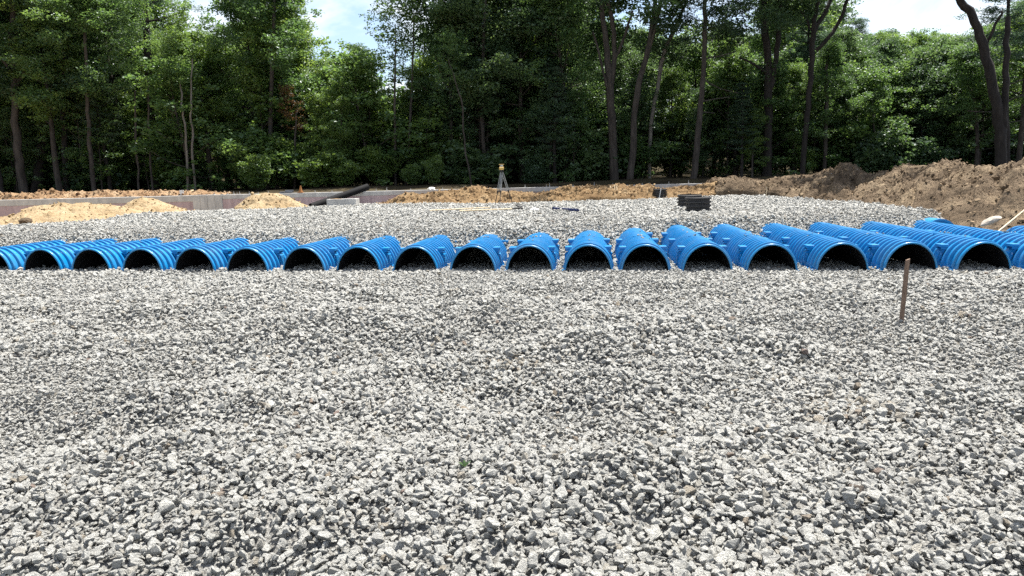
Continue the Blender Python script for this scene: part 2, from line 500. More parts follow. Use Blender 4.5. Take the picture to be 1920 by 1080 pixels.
# long sand pile on the left, two humps
def pile_stations(outline, Yf, Yr, Yb, zf, zb, power, Yt=0.0):
    st = []
    for k, (px, py) in enumerate(outline):
        a = k / (len(outline) - 1)
        yr = Yr[0] + (Yr[1] - Yr[0]) * a
        yf = Yf[0] + (Yf[1] - Yf[0]) * a
        r = at(px, py, yr)
        f = at(px, py, yf); f.z = zf
        b = Vector((r.x, Yb[0] + (Yb[1] - Yb[0]) * a, zb))
        st.append((f, r, b, power))
    return st

o = loft('sand_pile', pile_stations([(-120, 412), (-60, 408), (0, 407), (26, 404), (40, 394), (55, 388), (90, 383), (115, 380), (150, 379), (180, 381),
                                     (205, 384), (232, 390), (262, 398), (300, 404)], (19.0, 27.0), (26.5, 29.0), (30.5, 31.5), 0.22, 0.15, 0.75),
         M['sand'], 220, 36, 0.20, 1.3, 21, streak=0.09)
SAND1 = o
tag(o, 'long low pale sand heap below the mauve wall, dark clod at its front', 'sand pile')
o = loft('sand_pile', pile_stations([(205, 402), (222, 392), (236, 385), (248, 376), (268, 371), (285, 372), (298, 376), (312, 381), (345, 392), (372, 397)],
                                    (27.5, 30.0), (30.0, 31.5), (32.5, 33.0), 0.35, 0.2, 0.8), M['sand'], 130, 30, 0.14, 1.4, 22, streak=0.07)
SAND2 = o
tag(o, 'peaked pale sand heap rising behind the long low heap, left of the bare concrete pier', 'sand pile')
o = loft('sand_pile', pile_stations([(440, 388), (456, 376), (470, 367), (488, 362), (505, 361), (522, 363), (540, 370), (556, 379), (578, 388)],
                                    (29.2, 29.6), (31.0, 31.2), (32.8, 32.9), 0.50, 0.45, 0.85), M['sand'], 110, 34, 0.13, 1.6, 23, streak=0.06)
SAND3 = o
tag(o, 'rounded pale sand cone between the concrete pier and the black pipe', 'sand pile')

# sandy bank across the middle, in front of the wall
def bank(outline, Yr, gap, zf, power, Yb=33.9):
    st = []
    for k, row in enumerate(outline):
        px, py = row[:2]
        pwr = row[2] if len(row) > 2 else power
        r = at(px, py, Yr)
        f = at(px, py, Yr - gap); f.z = zf
        st.append((f, r, Vector((r.x, Yb, r.z - 0.25)), pwr))
    return st
o = loft('sand_bank', bank([(706, 386), (725, 377), (742, 369), (760, 362), (780, 363), (800, 362), (820, 358.5), (845, 357.5), (865, 354), (885, 349.5), (905, 349),
                            (918, 353), (935, 356), (960, 358)], 32.6, 1.9, 0.56, 0.75), M['bank'], 260, 40, 0.22, 1.5, 31, streak=0.08)
BANK1 = o
tag(o, 'lumpy ochre sand bank with a grey hump, behind the survey tripod', 'sand bank')
o = loft('sand_bank', bank([(952, 358), (985, 360), (1015, 361), (1035, 357), (1060, 352, .55), (1100, 350, .4), (1130, 349.5, .35), (1180, 348.5, .4), (1215, 350, .5), (1240, 353, .6),
                            (1262, 351, .6), (1290, 349, .55), (1315, 346, .5), (1340, 345, .3)], 32.8, 1.6, 0.56, 0.6), M['bank'], 320, 40, 0.22, 1.6, 32, streak=0.12)
BANK2 = o
tag(o, 'ochre sand bank with eroded dark hollows, under the three pale stakes', 'sand bank')

# brown berm: cut bank at the far right corner and along the right side
berm = []
for px, py, Yr, fx, fy, fz, pw in [
        (1318, 347, 33.6, 8.6, 32.4, .55, .22), (1345, 341, 33.6, 9.2, 32.4, .55, .2), (1368, 341, 33.6, 9.8, 32.3, .55, .18), (1400, 340, 33.8, 10.5, 32.2, .55, .16),
        (1425, 338, 33.8, 11.2, 32.0, .55, .2), (1448, 337, 33.8, 11.5, 31.8, .55, .3), (1470, 332, 33.6, 11.6, 31.3, .55, .25), (1500, 331, 33.2, 11.6, 30.5, .55, .22),
        (1530, 330, 32.8, 11.6, 29.6, .55, .35), (1552, 321, 32.2, 11.6, 28.6, .55, .6), (1572, 312, 31.4, 11.6, 27.8, .5, .8), (1590, 307, 30.8, 11.6, 27, .5, .85),
        (1606, 312, 30.2, 11.6, 26.2, .5, .8), (1624, 324, 29.4, 11.6, 25.4, .5, .75), (1641, 327, 28.6, 11.6, 24.8, .5, .7), (1662, 324, 27.8, 11.6, 24, .5, .7),
        (1690, 317, 26.6, 11.6, 23, .5, .7), (1730, 313, 25.2, 11.5, 21.8, .5, .75), (1768, 303, 24.0, 11.4, 20.6, .5, .8), (1787, 299, 23.4, 11.3, 20, .5, .8),
        (1803, 304, 22.9, 11.2, 19.4, .45, .8), (1820, 309, 22.4, 11.2, 18.8, .45, .75), (1850, 309, 21.6, 11.2, 18, .4, .75), (1882, 307, 20.8, 11.1, 17.2, .35, .75),
        (1922, 302, 19.8, 11.0, 16.2, .3, .75), (1990, 300, 18.4, 11.0, 15, .2, .75), (2080, 296, 16.8, 11.1, 13.4, .1, .75), (2200, 290, 15.0, 11.2, 11.6, 0, .75), (2400, 290, 12.5, 11.4, 9.4, 0, .75)]:
    r = at(px, py, Yr)
    dx, dy = (r.x - fx), (r.y - fy)
    n = math.hypot(dx, dy)
    berm.append((Vector((fx - 0.35, fy - 0.1, fz - 0.12)), r, Vector((r.x + dx / n * 3.0, r.y + dy / n * 3.0, 1.0)), pw))
o = loft('dirt_berm', berm, M['dirt'], 760, 80, 0.42, 0.60, 41, streak=0.22)
BERM = o
tag(o, 'long brown dirt berm with raked slopes along the right side of the gravel', 'dirt bank')

# strip of leafy dirt beyond the wall, left
o = loft('dirt_strip', [(Vector((at(px, 380, 34.6).x, 34.45, 1.15)), at(px, py, 35.6), Vector((at(px, 380, 35.6).x, 37.2, 1.3)), .8)
                        for px, py in [(-150, 367), (-60, 364), (0, 362), (60, 361), (95, 358), (130, 359), (180, 358), (215, 357), (250, 358), (290, 356.5), (330, 358), (350, 361), (370, 357), (392, 359), (415, 364)]],
         M['mulch'], 320, 16, 0.22, 2.2, 51)
STRIP = o
tag(o, 'low ridge of reddish torn up dirt on top of the wall at the wood edge', 'dirt bank')

# ------------------------------------------------------------------ foundation wall
WY = 34.0
wz = lambda px, py: at(px, py, WY)
wall = thing('foundation_wall', 'long low foundation wall with grey concrete top and mauve coating below', 'wall', (0, WY, 0))
W_TOP = 1.235
def wall_box(name, x0, x1, y0, y1, z0, z1, mat, bev=0.0):
    bm = bmesh.new(); box_bm(bm, (x1 - x0, y1 - y0, z1 - z0), ((x0 + x1) / 2, (y0 + y1) / 2 - WY, (z0 + z1) / 2), bevel=bev)
    return add(name, bm_mesh(name, bm, mat), wall)
xl = lambda px: at(px, 370, WY).x
wall_box('concrete_top', -34, xl(361), WY + .02, WY + .26, 0.94, W_TOP, M['concrete'], .012)
wall_box('concrete_top', xl(416), 10.2, WY + .02, WY + .26, 1.02, W_TOP, M['concrete'], .012)
pw = (xl(416) - xl(361) - 0.03) / 4
for k in range(4):
    x0 = xl(361) + 0.003 + k * (pw + 0.01)
    wall_box('pier_panel', x0, x0 + pw, WY - .02 - .006 * (k % 2), WY + .26, -.3, W_TOP + (0.012 if k < 3 else 0.0), M['concrete'], .008)
wall_box('coated_panel', -34, xl(361) - .003, WY + .035, WY + .25, -.3, 0.937, M['membrane'])
for a, b in ((416, 560), (560, 646), (646, 800), (800, 960), (960, 1150), (1150, 1345)):
    wall_box('coated_panel', xl(a) + .004, xl(b) - .004, WY + .035, WY + .25, -.3, 1.017, M['membrane'])
bolt_bm = bmesh.new(); tube_bm(bolt_bm, [(0, 0, -.05), (0, 0, .09)], [.011, .011], 6); box_bm(bolt_bm, (.05, .05, .018), (0, 0, .02))
bolt_me = bm_mesh('anchor_bolt', bolt_bm, M['steel'])
for px in (400, 425, 437, 443, 448, 466, 483, 502, 545, 590, 622, 655, 705, 725, 770, 830, 870, 940, 985, 1025, 1031, 1075, 1115, 1150, 1205, 1218, 1255, 1292):
    b = add('anchor_bolt', bolt_me, wall, (xl(px), .14, W_TOP + .008)); b.scale.z = random.uniform(.8, 1.9)

# ------------------------------------------------------------------ stormwater chambers
CH_W, CH_H, CH_L, PITCH_R = 0.42, 0.472, 3.10, 0.182
def arch(th, grow=0.0):            # th 0..pi from right foot over the crown to the left foot
    c, s = math.cos(th), math.sin(th)
    e = 0.96
    return (math.copysign(abs(c) ** e, c) * (CH_W + grow - 0.03 + 0.03 * (1 - s)), (s ** 0.95 if s > 0 else 0) * (CH_H + grow))

def shell_mesh():
    prof = [(0.0, .016), (0.045, .016), (0.047, .0)]            # (distance from mouth, height of rib)
    v = 0.075
    while v < CH_L - 0.08:
        prof += [(v, 0.0), (v + .008, .038), (v + .014, .045), (v + .042, .046), (v + .056, .036), (v + .080, 0.0)]
        v += PITCH_R
    prof += [(CH_L - .01, 0.0)]
    n = 40
    V, F = [], []
    for (d, g) in prof:
        for k in range(n + 1):
            th = math.pi * k / n
            fade = min(1, math.sin(th) * 5 + .1)
            x, z = arch(th, g * fade)
            V.append((x, d, z))
    m = n + 1
    for i in range(len(prof) - 1):
        for k in range(n):
            F.append((i * m + k, i * m + k + 1, (i + 1) * m + k + 1, (i + 1) * m + k))
    return mesh_np('shell', V, F, M['blue'], False)

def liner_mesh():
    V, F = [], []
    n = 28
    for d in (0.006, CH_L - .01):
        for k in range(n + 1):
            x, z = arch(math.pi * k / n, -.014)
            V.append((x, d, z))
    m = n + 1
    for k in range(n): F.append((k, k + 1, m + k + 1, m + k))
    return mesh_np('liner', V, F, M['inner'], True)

def rim_mesh():
    V, F = [], []
    n = 40
    for (d, g) in ((0.0, .016), (-.012, .012), (-.012, -.012), (0.008, -.014)):
        for k in range(n + 1):
            x, z = arch(math.pi * k / n, g)
            V.append((x, d, z))
    m = n + 1
    for i in range(3):
        for k in range(n): F.append((i * m + k, i * m + k + 1, (i + 1) * m + k + 1, (i + 1) * m + k))
    return mesh_np('mouth_rim', V, F, M['blue'], True)

def foot_mesh(s):
    bm = bmesh.new()
    box_bm(bm, (.055, CH_L - .02, .016), (s * (CH_W + .03), CH_L / 2, .012))
    for k in range(12):
        box_bm(bm, (.05, .012, .05), (s * (CH_W + .028), .2 + k * .25, .043))
    return bm_mesh('foot_flange', bm, M['blue'])

def port_mesh(s):                  # side connection: flat lip above a tapering pocket
    bm = bmesh.new()
    x0, x1 = 0.345, 0.435
    zt = 0.318
    def P(x, y, z): return bm.verts.new((s * x, y, z))
    box_bm(bm, (.13, .22, .050), (s * .372, 0, zt + .055), bevel=.006)
    # tapering pocket: wide sloping top, pointed below
    a = [P(x0, -.10, zt + .01), P(x1 + .012, -.085, zt - .055), P(x1 + .012, .085, zt - .055), P(x0, .10, zt + .01)]
    b = [P(.405, -.012, .075), P(x1 + .020, -.014, .10), P(x1 + .020, .014, .10), P(.405, .012, .075)]
    bm.faces.new(a); bm.faces.new(b)
    for k in range(4):
        bm.faces.new([a[k], a[(k + 1) % 4], b[(k + 1) % 4], b[k]])
    # round boss under the lip
    tube_bm(bm, [(s * .405, 0, .19), (s * .428, 0, .19)], [.10, .10], 16)
    tube_bm(bm, [(s * .41, 0, .19), (s * .446, 0, .19)], [.066, .06], 16)
    for yy in (-.085, .085):
        box_bm(bm, (.09, .014, .05), (s * .375, yy, zt + .02))
    return bm_mesh('side_port', bm, M['blue'])

def top_port_mesh():
    bm = bmesh.new()
    z = CH_H + .014
    tube_bm(bm, [(0, 0, z - .012), (0, 0, z + .012)], [.135, .13], 24)
    for r0 in (.115, .075):
        for k in range(24):
            a0 = 2 * math.pi * k / 24
            if r0 == .075 and k % 3 == 2: continue
            box_bm(bm, (.02, .016, .012), (r0 * math.cos(a0), r0 * math.sin(a0), z + .018), Matrix.Rotation(a0, 3, 'Z'))
    for a0 in (0, math.pi / 3, 2 * math.pi / 3):
        box_bm(bm, (.10, .014, .010), (0, 0, z + .016 + a0 * .0012), Matrix.Rotation(a0, 3, 'Z'))
    return bm_mesh('inspection_port', bm, M['blue'])

ME_SHELL, ME_LINER, ME_RIM = shell_mesh(), liner_mesh(), rim_mesh()
ME_FOOT = {s: foot_mesh(s) for s in (-1, 1)}
ME_PORT = {s: port_mesh(s) for s in (-1, 1)}
ME_TOP = top_port_mesh()
AX_ROT = (0, 0, -AX_ANG)

def make_chamber(label, loc, group):
    t = thing('stormwater_chamber', label, 'drainage chamber', loc, AX_ROT, group)
    add('shell', ME_SHELL, t); add('liner', ME_LINER, t); add('mouth_rim', ME_RIM, t)
    for s in (-1, 1):
        add('foot_flange', ME_FOOT[s], t)
        for d in (0.66, 2.20): add('side_port', ME_PORT[s], t, (0, d, 0))
    add('inspection_port', ME_TOP, t, (0, 1.55, 0))
    return t

MOUTHS = [-15, 80, 171, 267, 365, 464, 570, 672, 779, 887, 993, 1103, 1210, 1326, 1447, 1579, 1707, 1844, 1985, 2122]
PLACE = ['cut off by the left edge of the photo', 'first whole dark mouth at the left end of the row', 'second whole mouth from the left end of the row',
         'third whole mouth from the left end of the row', 'fourth whole mouth from the left end of the row', 'fifth whole mouth from the left end of the row',
         'sixth whole mouth from the left, between the sand cone and the black pipe', 'seventh whole mouth from the left, below the concrete box',
         'fourth mouth to the left of the one seen straight on', 'third mouth to the left of the one seen straight on, below the wooden poles',
         'second mouth to the left of the one seen straight on', 'just left of the two that stand with gravel gaps beside them', 'seen straight on along its whole length', 'first mouth to the right of the one seen straight on']
LAB = {0: 'blue ribbed chamber cut off by the left edge of the photo',
       1: 'blue ribbed chamber with the leftmost mouth that shows whole',
       2: 'blue ribbed chamber with the second whole mouth from the left end',
       3: 'blue ribbed chamber with the third whole mouth from the left end',
       4: 'blue ribbed chamber with the fourth whole mouth, in line with the concrete pier',
       5: 'blue ribbed chamber with the fifth mouth, just left of the rounded sand cone',
       6: 'blue ribbed chamber with its mouth in line with the orange cone',
       7: 'blue ribbed chamber with its mouth in line with the leaning black pipe',
       8: 'blue ribbed chamber three mouths left of the tripod, below the pole end',
       9: 'blue ribbed chamber below the wooden pole, two mouths left of the one seen head on',
       10: 'blue ribbed chamber next left of the one seen head on, leaning right',
       11: 'blue chamber seen head on with gravel showing on both sides',
       12: 'blue ribbed chamber next right of the one seen head on',
       13: 'blue ribbed chamber with its mouth right below the two black pipe rings',
       14: 'blue ribbed chamber second to the right of the pipe rings',
       15: 'blue ribbed chamber with the mouth just left of the wooden stake',
       16: 'blue ribbed chamber with its dark mouth directly behind the wooden stake',
       17: 'blue ribbed chamber with the rightmost mouth that shows whole',
       18: 'blue ribbed chamber flank running off the right edge, below the dirt berm',
       19: 'blue ribbed chamber at the foot of the dirt berm, furthest right'}
mouth_pos = []
for i, px in enumerate(MOUTHS):
    s = (px - 960) / FPX
    # the row line Y(1 - T S0) + T X = Z0 with X = s' Y, walked along the tilted horizon
    d = ray(px, 507)
    k = Z_ROW / ((1 - T_ROW * S0) * d.y + T_ROW * d.x)
    mouth_pos.append(Vector((d.x * k, d.y * k, 0.0)))
for i, p in enumerate(mouth_pos):
    c = make_chamber(LAB[i], (p.x, p.y, -0.012 + random.uniform(-.006, .006)), 'blue chambers whose mouths face the gravel')
    c.rotation_euler.z += R(random.uniform(-.35, .35))
BACK = {12: 'half buried rear chamber behind the one next right of head on',
        13: 'rear blue chamber half under the gravel, in the row below the pipe rings',
        14: 'rear blue chamber half under the gravel, second row right of the pipe rings',
        15: 'rear blue chamber half under the gravel, in the row left of the stake',
        16: 'rear blue chamber half under the gravel, in the row behind the stake',
        17: 'rear blue chamber half under the gravel, row of the rightmost whole mouth',
        18: 'rear blue chamber ending under gravel beside the raised blue end cap'}
for i, lab in BACK.items():
    p = mouth_pos[i] + AX * (CH_L - 0.07)
    make_chamber(lab, (p.x, p.y, -0.009), 'rear blue chambers running under the gravel')

cap = thing('end_cap', 'dark blue arched end cap poking out of gravel at the foot of the berm', 'end cap', (0, 0, 0), AX_ROT)
pc = on_level(1760, 413, .50); cap.location = (pc.x + .12, pc.y + .1, 0.03)
def cap_mesh():
    V, F = [], []
    n = 24
    rings = [(.55, 0.0), (0.0, 0.0), (0.0, -.05), (.03, -.06), (.03, -.10), (-.03, -.24)]
    for d, g in rings:
        for k in range(n + 1):
            x, z = arch(math.pi * k / n, g); V.append((x, d, max(z, 0) + .02))
    m = n + 1
    for i in range(len(rings) - 1):
        for k in range(n): F.append((i * m + k, i * m + k + 1, (i + 1) * m + k + 1, (i + 1) * m + k))
    c = len(V); V.append((0, -.05, .12))
    for k in range(n): F.append(((len(rings) - 1) * m + k, (len(rings) - 1) * m + k + 1, c, c))
    return mesh_np('cap_shell', V, F, M['blue'], False)
add('cap_shell', cap_mesh(), cap)

# ------------------------------------------------------------------ gravel
def stone_mesh(seed, flat):
    r = random.Random(seed)
    bm = bmesh.new()
    ax = (1.0, r.uniform(.66, .92), r.uniform(.45, .75) * flat)
    for k in range(r.randint(10, 15)):
        v = Vector((r.gauss(0, 1), r.gauss(0, 1), r.gauss(0, 1))).normalized() * r.uniform(.82, 1.0)
        v = Vector([math.copysign(abs(c) ** .75, c) for c in v])
        bm.verts.new((v.x * ax[0] * .5, v.y * ax[1] * .5, v.z * ax[2] * .5))
    g = bmesh.ops.convex_hull(bm, input=bm.verts)
    bmesh.ops.delete(bm, geom=[v for v in bm.verts if not v.link_faces], context='VERTS')
    bmesh.ops.dissolve_limit(bm, angle_limit=R(14), verts=bm.verts, edges=bm.edges)
    bmesh.ops.bevel(bm, geom=list(bm.edges), offset=.020, segments=1, affect='EDGES')
    bmesh.ops.triangulate(bm, faces=bm.faces)
    return bm_mesh('stone', bm, M['stone'])

SHAPES = 16
stone_me = [stone_mesh(100 + k, 1.0 if k % 3 else .8) for k in range(SHAPES)]
rng = np.random.RandomState(5)
def scatter(x0, x1, y0, y1, d, frac=1.0):
    nx, ny = int((x1 - x0) / d), int((y1 - y0) / d)
    X, Y = np.meshgrid(x0 + (np.arange(nx) + .5) * d, y0 + (np.arange(ny) + .5) * d)
    X = X + (rng.rand(ny, nx) - .5) * d * 1.3; Y = Y + (rng.rand(ny, nx) - .5) * d * 1.3
    X, Y = X.ravel(), Y.ravel()
    if frac < 1:
        k = rng.rand(len(X)) < frac; X, Y = X[k], Y[k]
    return X, Y
def in_view(X, Y, margin):
    return np.abs(X) < Y * 0.735 + margin
PX, PY, PS, PZ = [], [], [], []
for (y0, y1, d, mean, frac, lift) in ((2.2, 6.5, .032, .041, 1, -.006), (2.2, 6.5, .048, .050, .8, .012), (6.5, 13.8, .040, .049, 1, -.006), (6.5, 13.8, .060, .058, .75, .015),
                                      (13.8, 20, .055, .064, 1, -.004), (13.8, 20, .075, .070, .6, .020), (20, 34, .068, .078, 1, -.004), (20, 34, .10, .085, .6, .03)):
    X, Y = scatter(-26, 18, y0, y1, d, frac)
    k = in_view(X, Y, .6) & (gravel_mask(X, Y) > -.05)
    X, Y = X[k], Y[k]
    S = mean * np.exp(rng.randn(len(X)) * .34)
    S = np.clip(S, .42 * mean, 1.85 * mean)
    PX.append(X); PY.append(Y); PS.append(S); PZ.append(np.full(len(X), lift) + (rng.rand(len(X)) - .5) * (.022 if y0 < 13 else .05))
PX, PY, PS, PZ = map(np.concatenate, (PX, PY, PS, PZ))
# coarser and finer patches
patch = NZ.fbm(PX * .5 + 60, PY * .5 + 8, 3)
PS = PS * (1 + .35 * patch)
# nothing inside the shells of the chambers or the other things
v = (PY - np.array(front_y(PX)))
keep = np.ones(len(PX), bool)
for i, p in enumerate(mouth_pos):
    du = (PX - p.x) * AX.y - (PY - p.y) * AX.x
    dv = (PX - p.x) * AX.x + (PY - p.y) * AX.y
    hgt = gravel_h(PX, PY)
    on_shell = (np.abs(np.abs(du) - CH_W) < .035) & (dv > -.02) & (dv < 3.0) & (hgt < .25)
    roof = .455 * np.sqrt(np.clip(1 - (du / .42) ** 2, 0, 1))
    poke = (np.abs(du) < .44) & (dv > -.02) & (dv < (6.1 if i in BACK else 3.05)) & (roof - hgt > -.012) & (roof - hgt < .05)
    inside = (np.abs(du) < .42) & (dv > 1.2) & (dv < 6.1) & (hgt < roof)
    keep &= ~(on_shell | poke | inside)
for px, py, r_ in ((1315, 381, .36), (1297, 376, .36)):
    q = on_level(px, py + 5, .62); keep &= ((PX - q.x) ** 2 + (PY - q.y) ** 2) > r_ ** 2
PX, PY, PS, PZ = PX[keep], PY[keep], PS[keep], PZ[keep]
PZ = gravel_h(PX, PY) + PZ
for i, p in enumerate(mouth_pos):                        # a few stones that rolled onto the chambers
    for _ in range(rng.randint(5, 13)):
        dv = 1.55 + rng.randn() * .13 if rng.rand() < .7 else rng.uniform(.3, 3.0)
        du = rng.randn() * .07
        PX = np.append(PX, p.x + AX.x * dv + AX.y * du); PY = np.append(PY, p.y + AX.y * dv - AX.x * du)
        PS = np.append(PS, rng.uniform(.03, .055)); PZ = np.append(PZ, CH_H * math.sqrt(max(0, 1 - (du / CH_W) ** 2)) + (.046 if abs(dv - 1.55) < .13 else .055) - .004)
N = len(PX)
ROT = np.stack([rng.randn(N) * .55, rng.randn(N) * .55, rng.rand(N) * 6.283], -1)
tumbled = rng.rand(N) < .3
ROT[tumbled, 0] = rng.rand(tumbled.sum()) * 6.283
TINT = np.clip(rng.rand(N) * .92 + .08 * rng.rand(N), 0, 1)
stain = NZ.fbm(PX * .8 + 5, PY * .8 + 77, 3) > .55      # a few ochre patches
TINT = np.where(stain & (rng.rand(N) < .35), .90 + .07 * rng.rand(N), TINT)
TINT = np.where((TINT > .93) & (rng.rand(N) < .55) & ~stain, .6, TINT)
PICK = rng.randint(0, SHAPES, N)

# the 300 that show largest are stones of their own
depth = PY
right_v = np.array(CAM_ROT.col[0]); up_v = np.array(CAM_ROT.col[1]); back_v = np.array(CAM_ROT.col[2])
rel = np.stack([PX, PY, PZ - CAM_H], -1)
zc = -(rel @ back_v)
uu, vv = (rel @ right_v) / zc * FPX, (rel @ up_v) / zc * FPX
vis = (np.abs(uu) < 950) & (vv > -532) & (vv < 540)
lay_top = PZ - gravel_h(PX, PY) > .0
score = np.where(vis & lay_top, PS / zc, 0)
big = np.argsort(-score)[:300]
for k in big:
    o = add('stone', stone_me[PICK[k]], gravel_bed, (PX[k], PY[k], PZ[k]), tuple(ROT[k]))
    s = float(PS[k]); o.scale = (s, s, s); o['tint'] = float(TINT[k])
rest = np.ones(N, bool); rest[big] = False

def scatter_on(obj, collection):
    ng = bpy.data.node_groups.new('scatter', 'GeometryNodeTree')
    ng.interface.new_socket('Geometry', in_out='INPUT', socket_type='NodeSocketGeometry')
    ng.interface.new_socket('Geometry', in_out='OUTPUT', socket_type='NodeSocketGeometry')
    n_in, n_out = ng.nodes.new('NodeGroupInput'), ng.nodes.new('NodeGroupOutput')
    n_ci = ng.nodes.new('GeometryNodeCollectionInfo')
    n_ci.inputs['Collection'].default_value = collection
    n_ci.inputs['Separate Children'].default_value = True
    n_ci.inputs['Reset Children'].default_value = True
    n_ip = ng.nodes.new('GeometryNodeInstanceOnPoints')
    n_ip.inputs['Pick Instance'].default_value = True
    def named(nm, typ):
        a = ng.nodes.new('GeometryNodeInputNamedAttribute'); a.data_type = typ; a.inputs['Name'].default_value = nm
        return a.outputs['Attribute']
    ng.links.new(n_in.outputs[0], n_ip.inputs['Points'])
    ng.links.new(n_ci.outputs[0], n_ip.inputs['Instance'])
    ng.links.new(named('pick', 'INT'), n_ip.inputs['Instance Index'])
    er = ng.nodes.new('FunctionNodeEulerToRotation')
    ng.links.new(named('rot', 'FLOAT_VECTOR'), er.inputs[0]); ng.links.new(er.outputs[0], n_ip.inputs['Rotation'])
    ng.links.new(named('scl', 'FLOAT'), n_ip.inputs['Scale'])
    ng.links.new(n_ip.outputs[0], n_out.inputs[0])
    obj.modifiers.new('scatter', 'NODES').node_group = ng
def point_mesh(name, pts, rot, scl, tint, pick):
    pm = bpy.data.meshes.new(name)
    pts = np.ascontiguousarray(pts, dtype=np.float32)
    pm.vertices.add(len(pts)); pm.vertices.foreach_set('co', pts.ravel())
    for nm, typ, arr, key in (('rot', 'FLOAT_VECTOR', rot, 'vector'), ('scl', 'FLOAT', scl, 'value'), ('tint', 'FLOAT', tint, 'value'), ('pick', 'INT', pick, 'value')):
        a = pm.attributes.new(nm, typ, 'POINT')
        a.data.foreach_set(key, np.ascontiguousarray(arr, dtype=np.int32 if typ == 'INT' else np.float32).ravel())
    return pm
gravel = add('gravel', point_mesh('gravel', np.stack([PX, PY, PZ], -1)[rest], ROT[rest], PS[rest], TINT[rest], PICK[rest]), gravel_bed)
gravel['kind'] = 'stuff'
shapes = bpy.data.collections.new('stone_shapes')
for k, me in enumerate(stone_me):
    shapes.objects.link(bpy.data.objects.new('stone_shape_%02d' % k, me))
scatter_on(gravel, shapes)

# crumbs of soil lying on the banks
def clods(host, mat, n, mean, seed, cols):
    r = np.random.RandomState(seed)
    co = np.empty(len(host.data.vertices) * 3, dtype=np.float32); host.data.vertices.foreach_get('co', co); co = co.reshape(-1, 3)
    p = co[r.randint(0, len(co), n)] + r.randn(n, 3) * np.array([.06, .06, .0])
    sc = np.clip(mean * np.exp(r.randn(n) * .6), .015, .2)
    p[:, 2] += sc * .08
    cm, nt, bb = mat_new('clod_of_' + mat.name)
    nt.links.new(ramp(nt, attr(nt, 'tint', 'INSTANCER'), cols), bb.inputs['Base Color'])
    bb.inputs['Roughness'].default_value = 0.95; bb.inputs['Specular IOR Level'].default_value = 0.1
    mat = cm
    col = bpy.data.collections.new('clod_shapes')
    for k in range(6):
        me = stone_me[k].copy(); me.materials[0] = mat
        col.objects.link(bpy.data.objects.new('clod_shape_%d' % k, me))
    o = add('soil_clods', point_mesh('soil_clods', p, r.rand(n, 3) * 6.28, sc, r.rand(n), r.randint(0, 6, n)), host)
    o['kind'] = 'stuff'
    scatter_on(o, col)
clods(BERM, M['dirt'], 9000, .05, 1, [(0, (0.085, .060, .038)), (.5, (.145, .105, .067)), (1, (.28, .21, .135))])
for k, (host, n, mean) in enumerate(((BANK1, 1200, .06), (BANK2, 1800, .06))):
    clods(host, M['bank'], n, mean, 2 + k, [(0, (0.12, .075, .04)), (.5, (.24, .165, .09)), (1, (.35, .26, .155))])
clods(STRIP, M['mulch'], 1600, .07, 4, [(0, (0.09, .05, .03)), (.5, (.25, .165, .095)), (1, (.38, .29, .19))])
for k, (host, n) in enumerate(((SAND1, 900), (SAND2, 400), (SAND3, 350))):
    clods(host, M['sand'], n, .05, 5 + k, [(0, (0.11, .075, .04)), (.35, (.26, .19, .105)), (1, (.34, .26, .155))])
print('stones', N)

# ------------------------------------------------------------------ small things
def gz(x, y): return float(gravel_h(np.array([x]), np.array([y]))[0])

# wooden grade stake
b0 = at(1690, 604, 7.85); b0.z = gz(b0.x, b0.y) - .03
t0 = at(1702, 487, 7.83)
bm = bmesh.new()
nseg = 7
prev = None
rs = random.Random(4)
for k in range(nseg + 1):
    a = k / nseg
    p = b0.lerp(t0, a)
    w, d = .021 + rs.uniform(-.0015, .0015), .012
    jx = rs.uniform(-.0015, .0015)
    top = .012 if k == nseg else 0
    ring = [bm.verts.new(p + Vector((sx * w + jx, sy * d, (top if sx > 0 else -top * .4)))) for sx, sy in ((-1, -1), (1, -1), (1, 1), (-1, 1))]
    if prev:
        for q in range(4): bm.faces.new([prev[q], prev[(q + 1) % 4], ring[(q + 1) % 4], ring[q]])
    else: bm.faces.new(ring)
    prev = ring
bm.faces.new(prev)
bmesh.ops.recalc_face_normals(bm, faces=bm.faces)
bmesh.ops.translate(bm, verts=bm.verts, vec=-b0)
tag(add('wooden_stake', bm_mesh('wooden_stake', bm, M['wood']), None, b0), 'weathered brown wooden stake leaning in the gravel before the chambers', 'stake')

# corrugated pipe rings
def ring_mesh(dia, h, nrib):
    n = 40
    prof = []
    ro = dia / 2; p = h / nrib
    for k in range(nrib):
        z = k * p
        prof += [(ro - .045, z), (ro - .043, z + p * .30), (ro, z + p * .46), (ro, z + p * .84), (ro - .043, z + p * .98)]
    prof += [(ro - .028, h), (ro - .06, h), (ro - .062, h - .02)]
    for k in range(nrib):
        z = h - k * p - .03
        prof += [(ro - .062, max(z, 0)), (ro - .045, max(z - p * .4, 0))]
    prof += [(ro - .06, 0)]
    V, F = [], []
    for r_, z in prof:
        for k in range(n):
            a = 2 * math.pi * k / n; V.append((r_ * math.cos(a), r_ * math.sin(a), z))
    for i in range(len(prof) - 1):
        for k in range(n): F.append((i * n + k, i * n + (k + 1) % n, (i + 1) * n + (k + 1) % n, (i + 1) * n + k))
    return mesh_np('pipe_ring', V, F, M['black_pipe'], False)
def seam_mesh(dia, h):
    bm = bmesh.new(); box_bm(bm, (.012, .008, h - .01), (0, -dia / 2 - .002, h / 2)); return bm_mesh('seam', bm, M['steel'])
